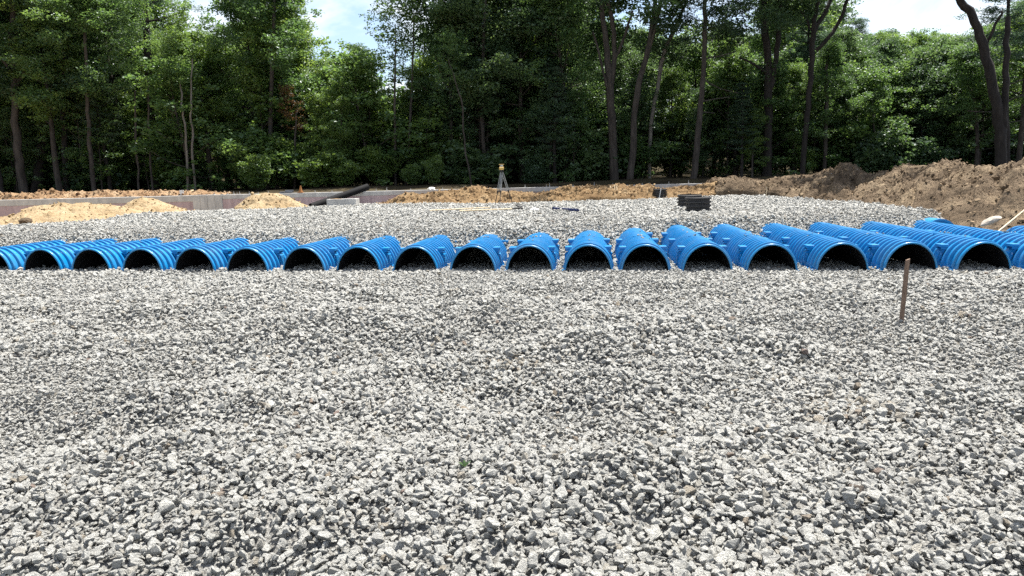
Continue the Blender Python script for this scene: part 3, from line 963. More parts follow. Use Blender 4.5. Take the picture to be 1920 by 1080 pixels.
def ring_thing(px, py, z, dia, h, nrib, label, dark=True, rz=0.0, tilt=0.0):
    q = on_level(px, py, z)
    t = thing('pipe_ring', label, 'pipe section', (q.x, q.y + dia / 2, z - .03), (tilt, 0, rz), 'short black corrugated pipe sections')
    add('corrugated_ring', ring_mesh(dia, h, nrib), t)
    bm = bmesh.new(); box_bm(bm, (.010, .006, h - .03), (0, -dia / 2 - .0035, h / 2)); add('mould_seam', bm_mesh('mould_seam', bm, M['black_rubber']), t)
    return t
ring_thing(1315, 396, .62, .76, .43, 4, 'nearer black corrugated pipe ring standing on the gravel, overlapping the other')
ring_thing(1298, 388.5, .62, .80, .43, 4, 'black corrugated pipe ring half hidden behind the nearer ring', rz=.4, tilt=.02)
ring_thing(1240, 374.5, .60, .62, .50, 5, 'small black corrugated riser set into the sand bank', rz=.2)

def rod(name, label, cat, p0, p1, r0, mat, n=6, group=None, r1=None):
    p0, p1 = Vector(p0), Vector(p1)
    bm = bmesh.new(); tube_bm(bm, [Vector(), (p1 - p0) * .5, p1 - p0], [r0, r0, r1 or r0], n)
    return tag(add(name, bm_mesh(name, bm, mat), None, p0), label, cat, group)
rod('marker_rod', 'thin pale rod leaning against the small black riser', 'rod', at(1235.5, 375, 30.7), at(1239.5, 353, 30.75), .012, M['white'])
for k, (a, b, lab) in enumerate((((1150, 362), (1143.5, 348.5), 'left of the three pale stakes in the sand bank, tilted left'), ((1151.5, 362), (1152.5, 346.5), 'middle and tallest of the three pale stakes in the sand bank'),
                                 ((1157.5, 362), (1156, 348.5), 'right of the three pale stakes in the sand bank, nearly upright'))):
    rod('pale_stake', lab, 'stake', at(*a, 31.9), at(*b, 32.1), .02, M['pale_wood'], 4, 'pale stakes standing in the sand bank')
rod('marker_rod', 'thin pale rod standing before the undercut bank at the berm corner', 'rod', at(1437, 370, 30.4), at(1437.5, 350, 30.5), .013, M['pale_wood'])
rod('fence_pin', 'left of two short pins on the ridge behind the pipe rings', 'pin', at(1383, 344, 33.9), at(1383, 333.5, 33.9), .014, M['steel'], group='short pins on the bank')
rod('fence_pin', 'right of two short pins on the ridge behind the pipe rings', 'pin', at(1390.5, 344, 33.9), at(1390.5, 333.5, 33.9), .014, M['steel'], group='short pins on the bank')
rod('pale_pole', 'long pale pole leaning on the dirt berm by the right edge', 'pole', at(1869, 436, 13.9), at(1960, 362, 15.3), .017, M['pale_wood'], 6)

# poles lying on the gravel
def lying(px0, py0, px1, py1, lift=.06):
    a, b = on_level(px0, py0, .60), on_level(px1, py1, .60)
    a.z = gz(a.x, a.y) + lift + .045; b.z = gz(b.x, b.y) + lift + .045
    return a, b
a, b = lying(806, 404.5, 919, 397.5)
rod('wooden_pole', 'long thin wooden pole lying on the gravel, left of the rake', 'pole', a, b, .018, M['pale_wood'])
a, b = lying(862, 406, 962, 400.5, .08)
rk = thing('rake', 'pale handled rake with black head lying on the gravel before the tripod', 'rake', a)
bm = bmesh.new(); tube_bm(bm, [Vector(), b - a], [.02, .02], 6); add('handle', bm_mesh('handle', bm, M['pale_wood']), rk)
bm = bmesh.new()
e = b - a; dr = e.normalized(); sd = Vector((-dr.y, dr.x, 0))
tube_bm(bm, [e - dr * .04, e + dr * .28 + Vector((0, 0, .02))], [.028, .03], 6)
tube_bm(bm, [e + dr * .28 - sd * .1, e + dr * .28 + sd * .26 + Vector((0, 0, .10))], [.026, .024], 6)
for k in range(7):
    q = e + dr * .28 + sd * (-.08 + k * .05) + Vector((0, 0, .01 + k * .012)); tube_bm(bm, [q, q + dr * .03 + Vector((0, 0, .09))], [.009, .005], 4)
add('head', bm_mesh('head', bm, M['black_rubber']), rk)
a, b = lying(1036, 399, 1085, 402.5, .05)
lv = thing('spirit_level', 'thin dark blue bar lying on the gravel right of the rake', 'level', a)
bm = bmesh.new(); d = b - a
box_bm(bm, (d.length, .035, .07), d / 2, d.to_track_quat('X', 'Z').to_matrix(), .006)
add('bar', bm_mesh('bar', bm, M['dark_blue']), lv)
bm = bmesh.new()
for f in (.02, .98): box_bm(bm, (.03, .04, .076), d * f, d.to_track_quat('X', 'Z').to_matrix())
add('end_cap', bm_mesh('end_cap', bm, M['black_rubber']), lv)

# crumpled white scraps
def scrap(name, label, cat, loc, size, mat, seed, sub=2, rough=.35, group=None):
    r = random.Random(seed); bm = bmesh.new()
    bmesh.ops.create_icosphere(bm, subdivisions=sub, radius=.5)
    for v_ in bm.verts:
        k = 1 + r.uniform(-rough, rough)
        v_.co = Vector((v_.co.x * size[0] * k, v_.co.y * size[1] * k, v_.co.z * size[2] * (1 + r.uniform(-rough, rough))))
    return tag(add(name, bm_mesh(name, bm, mat), None, loc), label, cat, group)
q = on_level(1003, 399.5, .6); q.z = gz(q.x, q.y) + .05
scrap('plastic_scrap', 'crumpled white scrap on the gravel beside the dark blue bar', 'scrap', q, (.26, .2, .1), M['white'], 3)
q = at(809, 356, WY + .13); q.z = W_TOP + .05
scrap('crumpled_bag', 'crumpled white bag lying on the wall behind the sand bank', 'bag', q, (.34, .2, .13), M['white'], 5)
q = at(341, 362, 35.0); q.z += .0
wb = thing('bucket', 'small white bucket on the torn up dirt strip behind the wall', 'bucket', at(341, 363.5, 34.9))
bm = bmesh.new(); tube_bm(bm, [(0, 0, -.03), (0, 0, .15)], [.085, .10], 14); add('pail', bm_mesh('pail', bm, M['white']), wb)
bm = bmesh.new(); tube_bm(bm, [(0, 0, .151), (0, 0, .175)], [.108, .108], 14); add('lid', bm_mesh('lid', bm, M['white']), wb)
q = at(1858, 414, 15.4)
scrap('boulder', 'elongated pale boulder lying on the slope of the dirt berm', 'boulder', q, (.54, .22, .15), M['boulder'], 8, 2, .16).rotation_euler = (0, R(-18), R(8))
q = at(48, 416, 23.3)
scrap('dirt_clod', 'dark lump of dirt on the front of the long sand heap', 'clod', q, (.40, .35, .26), M['dirt'], 9, 2, .3)
q = at(98, 357, 35.3)
scrap('dirt_clod', 'brown lump standing out of the dirt strip at the wood edge', 'clod', q, (.22, .22, .24), M['mulch'], 10, 2, .2)

# marker cone on the wall
cn = thing('traffic_cone', 'small faded orange cone standing on the wall behind the sand cone', 'cone', Vector((xl(563), WY + .14, W_TOP)))
bm = bmesh.new(); box_bm(bm, (.26, .22, .03), (0, 0, .018), bevel=.006); add('base', bm_mesh('base', bm, M['orange']), cn)
bm = bmesh.new(); tube_bm(bm, [(0, 0, .034), (0, 0, .16), (0.01, 0, .34)], [.10, .065, .025], 14); add('body', bm_mesh('body', bm, M['orange']), cn)
bm = bmesh.new(); box_bm(bm, (.62, .20, .07), (0, 0, .04), bevel=.03); tube_bm(bm, [(-.05, 0, .09), (.34, 0, .10)], [.055, .045], 8)
tag(add('bundle', bm_mesh('bundle', bm, M['tarp']), None, (xl(536), WY + .14, W_TOP)), 'low dark bundle lying on the wall above the sand cone', 'bundle')

# large black pipe leaning on the wall, and the concrete box before it
p1 = at(689, 350.5, WY + .30); p1.z = max(p1.z, W_TOP + .19)
p0 = at(583, 388, 31.9)
ex = (p0 - p1).normalized()
pipe = thing('drain_pipe', 'big black pipe leaning from the gravel up onto the wall', 'pipe', p0)
def pipe_mesh():
    V, F = [], []
    n = 24
    axis = p1 - p0; L = axis.length; t = axis.normalized(); a = t.cross(Vector((0, 0, 1))).normalized(); b = a.cross(t)
    rings = [(0, .13), (0, .158)] + [(x, .158) for x in np.linspace(0.02, L - .02, 8)] + [(L, .158), (L, .13), (L - .6, .13)]
    for d, r_ in rings:
        for k in range(n):
            th = 2 * math.pi * k / n; V.append(t * d + (a * math.cos(th) + b * math.sin(th)) * r_)
    for i in range(len(rings) - 1):
        for k in range(n): F.append((i * n + k, i * n + (k + 1) % n, (i + 1) * n + (k + 1) % n, (i + 1) * n + k))
    return mesh_np('pipe_wall', V, F, M['smooth_pipe'], True)
add('pipe_wall', pipe_mesh(), pipe)
bx0, bx1 = at(612, 377, 31.0), at(667, 377, 31.0)
cb = thing('concrete_box', 'low grey concrete box at the gravel edge before the leaning pipe', 'concrete box', Vector(((bx0.x + bx1.x) / 2, 31.0, .57)))
bm = bmesh.new(); L = bx1.x - bx0.x
for sx, sy, lx, ly in ((0, -.33, L, .1), (0, .33, L, .1), (-L / 2 + .05, 0, .1, .555), (L / 2 - .05, 0, .1, .555)):
    box_bm(bm, (lx, ly, .40), (sx, sy + .4, .2), bevel=.008)
add('side_wall', bm_mesh('side_wall', bm, M['concrete']), cb)
o = loft('sand_fill', [(Vector((-L / 2 + .08 + k * .12, .12, .36)), Vector((-L / 2 + .08 + k * .12, .38, .44 - abs(k - 2) * .02)), Vector((-L / 2 + .08 + k * .12, .66, .36)), .8) for k in range(6)], M['bank'], 30, 8, .05, 3, 61)
o.parent = cb

# survey tripod with its instrument
foot = [at(928, 383.5, 28.4), at(937, 384, 27.9), at(961.5, 383, 28.7)]
head = at(940.5, 320, 28.4)
tp = thing('survey_tripod', 'survey tripod with metal legs standing at the far edge of the gravel', 'tripod', Vector((head.x, head.y, .6)))
def rel_(p): return Vector(p) - tp.location
for f in foot:
    f.z = min(f.z, gz(f.x, f.y) + .02)
    bm = bmesh.new()
    A, B = rel_(head) + (f - head) * .05, rel_(f)
    sdv = (B - A).cross(Vector((0, 1, 0))).normalized() * .022
    mid = A.lerp(B, .58)
    tube_bm(bm, [A + sdv * 1.5, mid + sdv], [.014, .014], 6); tube_bm(bm, [A - sdv * 1.5, mid - sdv], [.014, .014], 6)
    lg = add('leg', bm_mesh('leg', bm, M['aluminium']), tp)
    bm = bmesh.new(); tube_bm(bm, [A.lerp(B, .55), B], [.017, .012], 6); tube_bm(bm, [A.lerp(B, .55), A.lerp(B, .60)], [.036, .036], 8)
    add('lower_leg', bm_mesh('lower_leg', bm, M['black_rubber']), lg)
bm = bmesh.new(); hp = rel_(head); tube_bm(bm, [hp - Vector((0, 0, .06)), hp + Vector((0, 0, .02))], [.075, .085], 14); add('head_plate', bm_mesh('head_plate', bm, M['black_rubber']), tp)
ins = thing('laser_level', 'small yellow laser level on top of the survey tripod', 'laser level', head + Vector((0, 0, .022)))
bm = bmesh.new(); box_bm(bm, (.19, .17, .12), (0, 0, .065), bevel=.02); add('casing', bm_mesh('casing', bm, M['yellow']), ins)
bm = bmesh.new(); tube_bm(bm, [(0, 0, .126), (0, 0, .17), (0, 0, .20)], [.06, .06, .045], 12); add('lantern', bm_mesh('lantern', bm, M['aluminium']), ins)
bm = bmesh.new(); box_bm(bm, (.20, .016, .016), (0, 0, .222), bevel=.004); box_bm(bm, (.014, .016, .03), (-.08, 0, .20)); box_bm(bm, (.014, .016, .03), (.08, 0, .20)); add('handle', bm_mesh('handle', bm, M['yellow']), ins)

# green weed among the stones
q = on_level(872, 898, 0); q.z = gz(q.x, q.y) + .01
wd = thing('weed', 'tiny green weed growing between the grey stones', 'plant', q)
rs = random.Random(12)
for k in range(9):
    a = rs.uniform(0, 6.28); l = rs.uniform(.03, .06)
    bm = bmesh.new()
    d_ = Vector((math.cos(a) * .8, math.sin(a) * .8, rs.uniform(.5, 1.1))).normalized(); s_ = d_.cross(Vector((0, 0, 1))).normalized() * l * .16
    vs = [bm.verts.new(x) for x in (Vector(), d_ * l * .5 + s_, d_ * l + Vector((0, 0, -l * .2)), d_ * l * .5 - s_, d_ * l * .5 + Vector((0, 0, .008)))]
    for f in ((0, 1, 4), (1, 2, 4), (2, 3, 4), (3, 0, 4)): bm.faces.new([vs[i] for i in f])
    add('leaf', bm_mesh('leaf', bm, M['leaf']), wd)

# ------------------------------------------------------------------ the wood
def leaves(clumps, size, seed, needle=False, droop=0.25):
    """clumps: rows cx cy cz rx ry rz n -> one mesh of single folded leaves"""
    r = np.random.RandomState(seed)
    C = []
    for c in clumps:
        n = int(c[6])
        d = r.randn(n, 3); d /= np.linalg.norm(d, axis=1)[:, None]
        rad = r.rand(n) ** .45
        C.append(np.array(c[:3]) + d * rad[:, None] * np.array(c[3:6]))
    P = np.concatenate(C); n = len(P)
    nrm = np.stack([r.randn(n) * .55, r.randn(n) * .55, np.abs(r.randn(n)) * .6 + .35], -1)
    nrm /= np.linalg.norm(nrm, axis=1)[:, None]
    az = r.rand(n) * 6.283
    t = np.stack([np.cos(az), np.sin(az), -droop * np.ones(n)], -1)
    t -= nrm * (t * nrm).sum(1)[:, None]; t /= np.linalg.norm(t, axis=1)[:, None]
    s = np.cross(nrm, t)
    L = size * np.exp(r.randn(n) * .25); W = L * (.09 if needle else .36)
    fold = nrm * (L * .10)[:, None]
    V = np.stack([P - t * (L / 2)[:, None], P + s * W[:, None] + fold, P + t * (L / 2)[:, None], P - s * W[:, None] + fold], 1).reshape(-1, 3)
    F = np.arange(n * 4).reshape(-1, 4)
    return V, F

def wander(r, p, d, L, steps, bend, up=0.0):
    pts = [Vector(p)]; d = Vector(d).normalized()
    for _ in range(steps):
        d = (d + Vector((r.gauss(0, bend), r.gauss(0, bend), r.gauss(0, bend) + up))).normalized()
        pts.append(pts[-1] + d * (L / steps))
    return pts

def broad_proto(seed, H, h0, spread, nl, density, mat, leaf=.15, bark='bark', top_r=.03, base_r=.18):
    r = random.Random(seed)
    V, F, clumps = [], [], []
    def tube(pts, rad, n=6):
        a, b = tube_arrays(pts, rad, n, .08, r, False); o_ = len(V); V.extend(a); F.extend([tuple(i + o_ for i in f) for f in b])
    trunk = wander(r, (0, 0, -.4), (0, 0, 1), H + .2, 12, .035, .05)
    tube(trunk, [base_r * (1.35 if k == 0 else 1) * (1 - k / 12) + top_r for k in range(13)], 8)
    for k in range(nl):
        f = h0 + (1 - h0) * (k + r.random()) / nl
        i = min(11, int(f * 12)); base = trunk[i].lerp(trunk[i + 1], f * 12 - i)
        a = k * 2.4 + r.uniform(-.5, .5)
        g = (f - h0) / (1 - h0)
        L = spread * (0.55 + .75 * math.sin(math.pi * min(1, g * .8 + .22))) * r.uniform(.7, 1.15) * (1 - .45 * g)
        up = .25 + .7 * g
        pts = wander(r, base, (math.cos(a), math.sin(a), up), L, 5, .14, .05)
        r0 = base_r * .32 * (1 - .6 * g)
        tube(pts, [r0 * (1 - j / 5) + .012 for j in range(6)], 5)
        for j in (2, 3, 4, 5):
            p = pts[j]; c = (.5 + .35 * r.random()) * (.75 if j == 2 else 1) * spread / 2.6
            q = p + Vector((r.gauss(0, .3), r.gauss(0, .3), r.gauss(0, .2)))
            clumps.append((q.x, q.y, q.z, c * 1.15, c * 1.15, c * .62, density * c * c * r.uniform(.6, 1.3)))
            if j > 3:
                for _ in range(2):
                    q = p + Vector((r.gauss(0, .7), r.gauss(0, .7), r.gauss(0, .4))); c2 = c * .7
                    clumps.append((q.x, q.y, q.z, c2 * 1.1, c2 * 1.1, c2 * .55, density * c2 * c2 * r.uniform(.6, 1.3)))
    p = trunk[-1]
    for _ in range(5):
        q = p + Vector((r.gauss(0, .5), r.gauss(0, .5), r.uniform(-.6, .5))); clumps.append((q.x, q.y, q.z, .6, .6, .5, density * .4))
    lv, lf = leaves(clumps, leaf, seed)
    tri = [tuple(f) for f in F]
    return mesh_np('trunk', V, tri, M[bark], True), mesh_np('crown', lv, lf, M[mat])

def pine_proto(seed, H, h0, spread, mat='needle', bark='bark_dark', base_r=.22, whorls=16, dens=260):
    r = random.Random(seed)
    V, F, clumps = [], [], []
    def tube(pts, rad, n=6):
        a, b = tube_arrays(pts, rad, n, .06, r, False); o_ = len(V); V.extend(a); F.extend([tuple(i + o_ for i in f) for f in b])
    trunk = wander(r, (0, 0, -.4), (0, 0, 1), H + .3, 12, .015, .05)
    tube(trunk, [base_r * (1 - k / 12.5) + .02 for k in range(13)], 8)
    for w in range(whorls):
        f = h0 + (1 - h0) * (w + .3) / whorls
        i = min(11, int(f * 12)); base = trunk[i].lerp(trunk[i + 1], f * 12 - i)
        g = (f - h0) / (1 - h0)
        for k in range(5):
            a = k * 1.257 + w * .7 + r.uniform(-.25, .25)
            L = spread * (1.05 - .8 * g) * r.uniform(.65, 1.1)
            pts = wander(r, base, (math.cos(a), math.sin(a), .05 + .25 * g), L, 4, .07, .03)
            tube(pts, [.035 * (1 - j / 4) + .01 for j in range(5)], 4)
            for j in (2, 3, 4):
                p = pts[j]
                for _ in range(2):
                    q = p + Vector((r.gauss(0, .28), r.gauss(0, .28), r.uniform(0, .15)))
                    clumps.append((q.x, q.y, q.z, .42, .42, .2, dens * .19 * r.uniform(.7, 1.3)))
    for w in range(14):                                          # dead snags below the crown
        f = r.uniform(.08, h0); i = min(11, int(f * 12)); a = r.uniform(0, 6.28)
        pts = wander(r, trunk[i].lerp(trunk[i + 1], f * 12 - i), (math.cos(a), math.sin(a), -.05), r.uniform(.5, 1.8), 3, .12)
        tube(pts, [.018, .013, .009, .005], 4)
    lv, lf = leaves(clumps, .20, seed, True, .0)
    return mesh_np('trunk', V, F, M[bark], True), mesh_np('crown', lv, lf, M[mat])

def shrub_proto(seed, H, W, density, mat, leaf=.16, nst=9):
    r = random.Random(seed)
    V, F, clumps = [], [], []
    for k in range(nst):
        a = k * 2.4 + r.uniform(-.4, .4)
        pts = wander(r, (r.gauss(0, .12), r.gauss(0, .12), -.15), (math.cos(a) * W / H * .6, math.sin(a) * W / H * .6, 1), H * r.uniform(.55, 1.05), 6, .10, .02)
        aa, b = tube_arrays(pts, [.028 * (1 - j / 6) + .006 for j in range(7)], 5, .05, r, False); o_ = len(V); V.extend(aa); F.extend([tuple(i + o_ for i in f) for f in b])
        for j in range(2, 7):
            p = pts[j] + Vector((r.gauss(0, .22), r.gauss(0, .22), r.gauss(0, .1))); c = r.uniform(.3, .6) * W / 1.6
            clumps.append((p.x, p.y, p.z, c * 1.2, c * 1.2, c * .6, density * c * c * r.uniform(.6, 1.3)))
    lv, lf = leaves(clumps, leaf, seed)
    return mesh_np('stem', V, F, M['bark'], True), mesh_np('foliage', lv, lf, M[mat])

# prototypes are data only; every tree is an Empty with its trunk and its crown
BROAD = [broad_proto(201, 12, .34, 2.6, 18, 429, 'leaf', .132), broad_proto(202, 12, .28, 2.9, 19, 429, 'leaf', .132),
         broad_proto(203, 12, .42, 2.4, 16, 390, 'leaf_light', .132), broad_proto(204, 12, .22, 3.0, 20, 416, 'leaf_dark', .132),
         broad_proto(205, 12, .30, 2.7, 18, 416, 'leaf_dark', .132), broad_proto(206, 12, .20, 2.8, 20, 429, 'leaf_light', .132)]
PINE = [pine_proto(301, 14, .38, 3.0), pine_proto(302, 14, .30, 2.6)]
SLIM = [broad_proto(401, 12, .62, 1.25, 15, 260, 'leaf', .12, 'bark', .012, .07), broad_proto(402, 12, .55, 1.5, 16, 240, 'leaf', .12, 'bark', .012, .08)]
SHRUB = [shrub_proto(501, 2.6, 1.7, 420, 'leaf_light', .17), shrub_proto(502, 3.2, 2.0, 400, 'leaf', .17), shrub_proto(503, 2.0, 1.8, 420, 'leaf_dark', .16),
         shrub_proto(504, 4.2, 2.1, 380, 'leaf_light', .17, 11)]

def gh(x, y): return float(ground_h(np.array([x]), np.array([y]))[0])
def plant(name, label, cat, proto, x, y, H, H0, rz, group=None, wide=1.0, parts=('trunk', 'crown'), lean=0.0):
    t = thing(name, label, cat, (x, y, gh(x, y)), (0, lean, rz), group)
    k = H / H0; t.scale = (k * wide, k * wide, k)
    for nm, me in zip(parts, proto): add(nm, me, t)
    return t
def px_x(px, Y): return at(px, 330, Y).x

rt = random.Random(77)
# --- trees with a trunk of their own in the photograph: (points of the trunk in photo pixels, half widths in pixels)
def own_tree(name, label, cat, Y, line, bark, crown=None, limbs=(), leafm=None):
    pts = [at(px, py, Y) for px, py, _ in line]
    x0, z0 = pts[0].x, gh(pts[0].x, Y)
    pts[0].z = min(pts[0].z, z0 - .3)
    t = thing(name, label, cat, (x0, Y, z0))
    org = Vector((x0, Y, z0))
    V, F = [], []
    def tube(p, rad, n):
        a, b = tube_arrays([q - org for q in p], rad, n, .07, rt, False); o_ = len(V); V.extend(a); F.extend([tuple(i + o_ for i in f) for f in b])
    def smooth(p, rad):
        P, Q = [], []
        for i in range(len(p) - 1):
            for s in (0, .25, .5, .75):
                a = p[max(i - 1, 0)]; b = p[i]; c = p[i + 1]; d = p[min(i + 2, len(p) - 1)]
                P.append(.5 * ((2 * b) + (c - a) * s + (2 * a - 5 * b + 4 * c - d) * s * s + (3 * b - a - 3 * c + d) * s ** 3)); Q.append(rad[i] + (rad[i + 1] - rad[i]) * s)
        P.append(p[-1]); Q.append(rad[-1])
        P = [q + Vector((rt.gauss(0, .02), rt.gauss(0, .04), 0)) for q in P]
        return P, Q
    k = Y / FPX
    P, Q = smooth(pts, [w * k * .86 for _, _, w in line]); tube(P, Q, 12)
    for lb in limbs:
        yo = rt.uniform(-.6, .6)
        lp = [at(px, py, Y + yo * (i / max(1, len(lb) - 1))) for i, (px, py, _) in enumerate(lb)]
        P, Q = smooth(lp, [w * k for _, _, w in lb]); tube(P, Q, 7)
    add('trunk', mesh_np('trunk', V, F, M[bark], True), t)
    if crown:
        proto, px, py, sc, rz = crown
        c = at(px, py, Y) - org
        me = proto[1]
        if leafm:
            me = me.copy(); me.materials[0] = M[leafm]
        co = np.empty(len(me.vertices) * 3, dtype=np.float32); me.vertices.foreach_get('co', co)
        mx, my = co[0::3].mean() * sc, co[1::3].mean() * sc
        c = c - Vector((mx * math.cos(rz) - my * math.sin(rz), mx * math.sin(rz) + my * math.cos(rz), 0))   # hang the crown over its trunk
        o_ = add('crown', me, t, c, (0, 0, rz)); o_.scale = (sc, sc, sc)
    return t
# crowns of the prototypes start at h0*12 m above their own root: place roots so that the leaves hang at the top of the trunk
B = BROAD
own_tree('leafy_tree', 'tall grey trunk at the far left of the wood, slightly bent, with bright crown', 'tree', 40.5,
         [(44, 364, 9), (36, 300, 8), (28, 230, 7), (27, 160, 6.5), (22, 90, 6), (24, 0, 5), (26, -90, 4)], 'bark', (B[2], 26, 260, 1.05, .4),
         [[(29, 165, 3.5), (48, 120, 3), (60, 60, 2)], [(30, 150, 3), (5, 110, 2.5), (-25, 80, 2)]])
own_tree('leafy_tree', 'dark leaning trunk cut off by the left edge of the photo', 'tree', 40, [(4, 364, 7), (-6, 320, 6.5), (-22, 240, 6), (-40, 120, 5), (-50, 0, 4)], 'bark_dark', (B[1], -45, 300, 1.0, 1.4))
own_tree('leafy_tree', 'thick dark trunk next to the grey bent trunk, far left', 'tree', 43, [(66, 362, 11), (76, 280, 9), (83, 200, 8), (88, 100, 7), (92, 0, 6)], 'bark_dark', (B[4], 90, 330, 1.15, 2.4))
own_tree('leafy_tree', 'straight dark trunk above the highest part of the left dirt ridge', 'tree', 42, [(126, 360, 6), (122, 290, 5.5), (118, 200, 5), (118, 100, 4.5), (122, 0, 4)], 'bark_dark', (B[3], 120, 300, 1.1, .9))
own_tree('leafy_tree', 'slender brown trunk left of the two pale sapling stems', 'tree', 40.5, [(176, 358, 5), (171, 290, 4.5), (165, 210, 4), (163, 140, 3.5), (160, 40, 2.5)], 'bark', (B[1], 162, 300, .85, 3.3))
own_tree('pine_tree', 'big dark pine whose flat branches show against the sky, left', 'tree', 44, [(293, 358, 9), (288, 290, 8.5), (283, 200, 8), (277, 100, 7), (273, 30, 6), (271, -80, 5)], 'bark_dark', (PINE[0], 277, 200, 1.05, .5),
         [[(273, 30, 2), (240, 22, 1.6), (205, 10, 1)], [(274, 40, 2), (310, 34, 1.5), (345, 20, 1)], [(272, 8, 2), (300, 2, 1.5), (330, -8, 1)]])
own_tree('leafy_sapling', 'thin pale stem with a slight bend, left of its twin', 'tree', 39.5, [(352, 357, 2.6), (350, 300, 2.4), (347, 240, 2.2), (342, 208, 2), (338, 150, 1.4)], 'bark_pale', (SLIM[0], 340, 330, .62, 1.0))
own_tree('leafy_sapling', 'thin pale stem standing straight, right of its twin', 'tree', 39.6, [(365, 357, 2.8), (362, 300, 2.4), (360, 240, 2.2), (359, 190, 1.8), (360, 110, 1.2)], 'bark_pale', (SLIM[1], 360, 330, .75, 2.0))
own_tree('leafy_sapling', 'thin pale stem just left of the big dark pine', 'tree', 40.5, [(286, 357, 2.2), (282, 290, 2), (278, 230, 1.8), (276, 150, 1.5)], 'bark', (SLIM[1], 276, 330, .8, 3.0))
own_tree('leafy_sapling', 'thin stem half way between slender brown trunk and big pine', 'tree', 40.5, [(260, 357, 2.4), (257, 300, 2.2), (254, 240, 2), (253, 170, 1.5)], 'bark', (SLIM[0], 253, 330, .8, 4.0))
own_tree('leafy_tree', 'tall straight trunk in the tall leafy tree left of the sky gap', 'tree', 42, [(505, 358, 5.5), (506, 280, 5), (508, 200, 4.5), (511, 110, 4), (514, 20, 3), (515, -40, 2)], 'bark', (B[0], 512, 315, 1.02, .2))
own_tree('leafy_tree', 'leafy tree with dark thin trunk close beside the tall straight trunk', 'tree', 43.5, [(533, 357, 3.5), (528, 280, 3), (526, 200, 2.6), (530, 100, 2)], 'bark_dark', (B[2], 540, 330, 1.0, 4.0))
own_tree('slender_tree', 'slender tree with sparse feathery top against the sky gap', 'tree', 41, [(742, 354, 3), (741, 280, 2.7), (740, 200, 2.3), (741, 130, 2), (742, 80, 1.5), (741, 45, 1)], 'bark', (SLIM[0], 741, 336, .78, .7))
own_tree('slender_tree', 'slender feathery tree just right of its twin in the sky gap', 'tree', 41.5, [(760, 354, 3.2), (766, 280, 2.8), (770, 200, 2.4), (774, 130, 2), (775, 60, 1.6), (776, 25, 1)], 'bark', (SLIM[1], 775, 345, .84, 2.9))
own_tree('leafy_sapling', 'pale thin leaning stem bright in its upper half, left of the tripod', 'tree', 39, [(886, 350, 2.0), (874, 290, 1.8), (868, 230, 1.7), (866, 195, 1.5), (853, 150, 1.1), (840, 110, .6)], 'bark', (SLIM[0], 845, 320, .6, 2.2))
own_tree('leafy_tree', 'brown trunk right behind the survey tripod', 'tree', 42, [(915, 350, 5), (907, 280, 4.6), (904, 200, 4.2), (906, 100, 3.6), (910, 0, 3)], 'bark', (B[3], 908, 300, 1.15, 4.4))
own_tree('leafy_tree', 'dark trunk under the dense crown right of the sky gap', 'tree', 44, [(848, 352, 5), (846, 260, 4.5), (850, 150, 4), (856, 0, 3.2)], 'bark_dark', (B[4], 856, 300, 1.3, 5.0))
own_tree('leafy_tree', 'left of the paired big trunks at centre right, forked high up', 'tree', 41, [(1152, 348, 10), (1150, 290, 9), (1147, 220, 8.5), (1143, 150, 8), (1136, 80, 6), (1128, 0, 5), (1122, -60, 4)], 'bark',
         (B[4], 1120, 225, 1.25, .8), [[(1146, 170, 5), (1152, 100, 4.5), (1149, 50, 4), (1140, 0, 3.5)], [(1150, 120, 3), (1170, 70, 2.6), (1186, 20, 2)], [(1145, 190, 3), (1128, 120, 2.2), (1112, 60, 1.6)]])
own_tree('leafy_tree', 'curved trunk leaning right beside the paired big trunks', 'tree', 40.5, [(1180, 347, 8), (1186, 280, 7), (1190, 210, 6.5), (1200, 150, 6), (1216, 90, 5.5), (1226, 30, 5), (1232, -40, 4)], 'bark',
         (B[1], 1232, 215, 1.2, 2.0), [[(1205, 130, 3), (1224, 70, 2.6), (1240, 10, 2)], [(1222, 50, 3), (1238, 12, 2.6), (1246, -30, 2)]])
own_tree('leafy_tree', 'tree with a pale barkless limb curving up to the right', 'tree', 42.5, [(1216, 346, 4), (1218, 280, 4), (1222, 220, 4), (1232, 168, 4), (1240, 120, 4.5), (1252, 80, 4.5), (1270, 45, 3.5), (1288, 0, 3)], 'bark_pale',
         (B[3], 1290, 225, 1.2, 3.0))
own_tree('pine_tree', 'tall straight trunk leaning slightly right with many dead side twigs', 'tree', 40, [(1300, 345, 7), (1306, 280, 6.4), (1314, 200, 5.8), (1320, 120, 5), (1322, 40, 4.5), (1324, -50, 4)], 'bark', (PINE[1], 1322, 250, 1.25, 1.0),
         [[(1320, 150, 1.4), (1350, 165, 1), (1385, 175, .6)], [(1318, 110, 1.4), (1350, 105, 1.1), (1380, 96, .7)], [(1316, 190, 1.2), (1345, 185, .9), (1368, 182, .6)], [(1314, 210, 1.2), (1340, 212, .8)], [(1321, 60, 1.3), (1345, 40, 1), (1372, 30, .6)]])
own_tree('leafy_tree', 'thick dark trunk with a side trunk left of the berm corner', 'tree', 42, [(1438, 340, 10), (1440, 270, 9), (1441, 200, 8.5), (1440, 120, 8), (1434, 40, 7), (1430, -40, 6)], 'bark_dark', (B[4], 1430, 240, 1.3, .3),
         [[(1440, 190, 5), (1452, 130, 5), (1460, 60, 4.5), (1462, 0, 4)], [(1441, 140, 3), (1410, 118, 2), (1385, 108, 1.2)]])
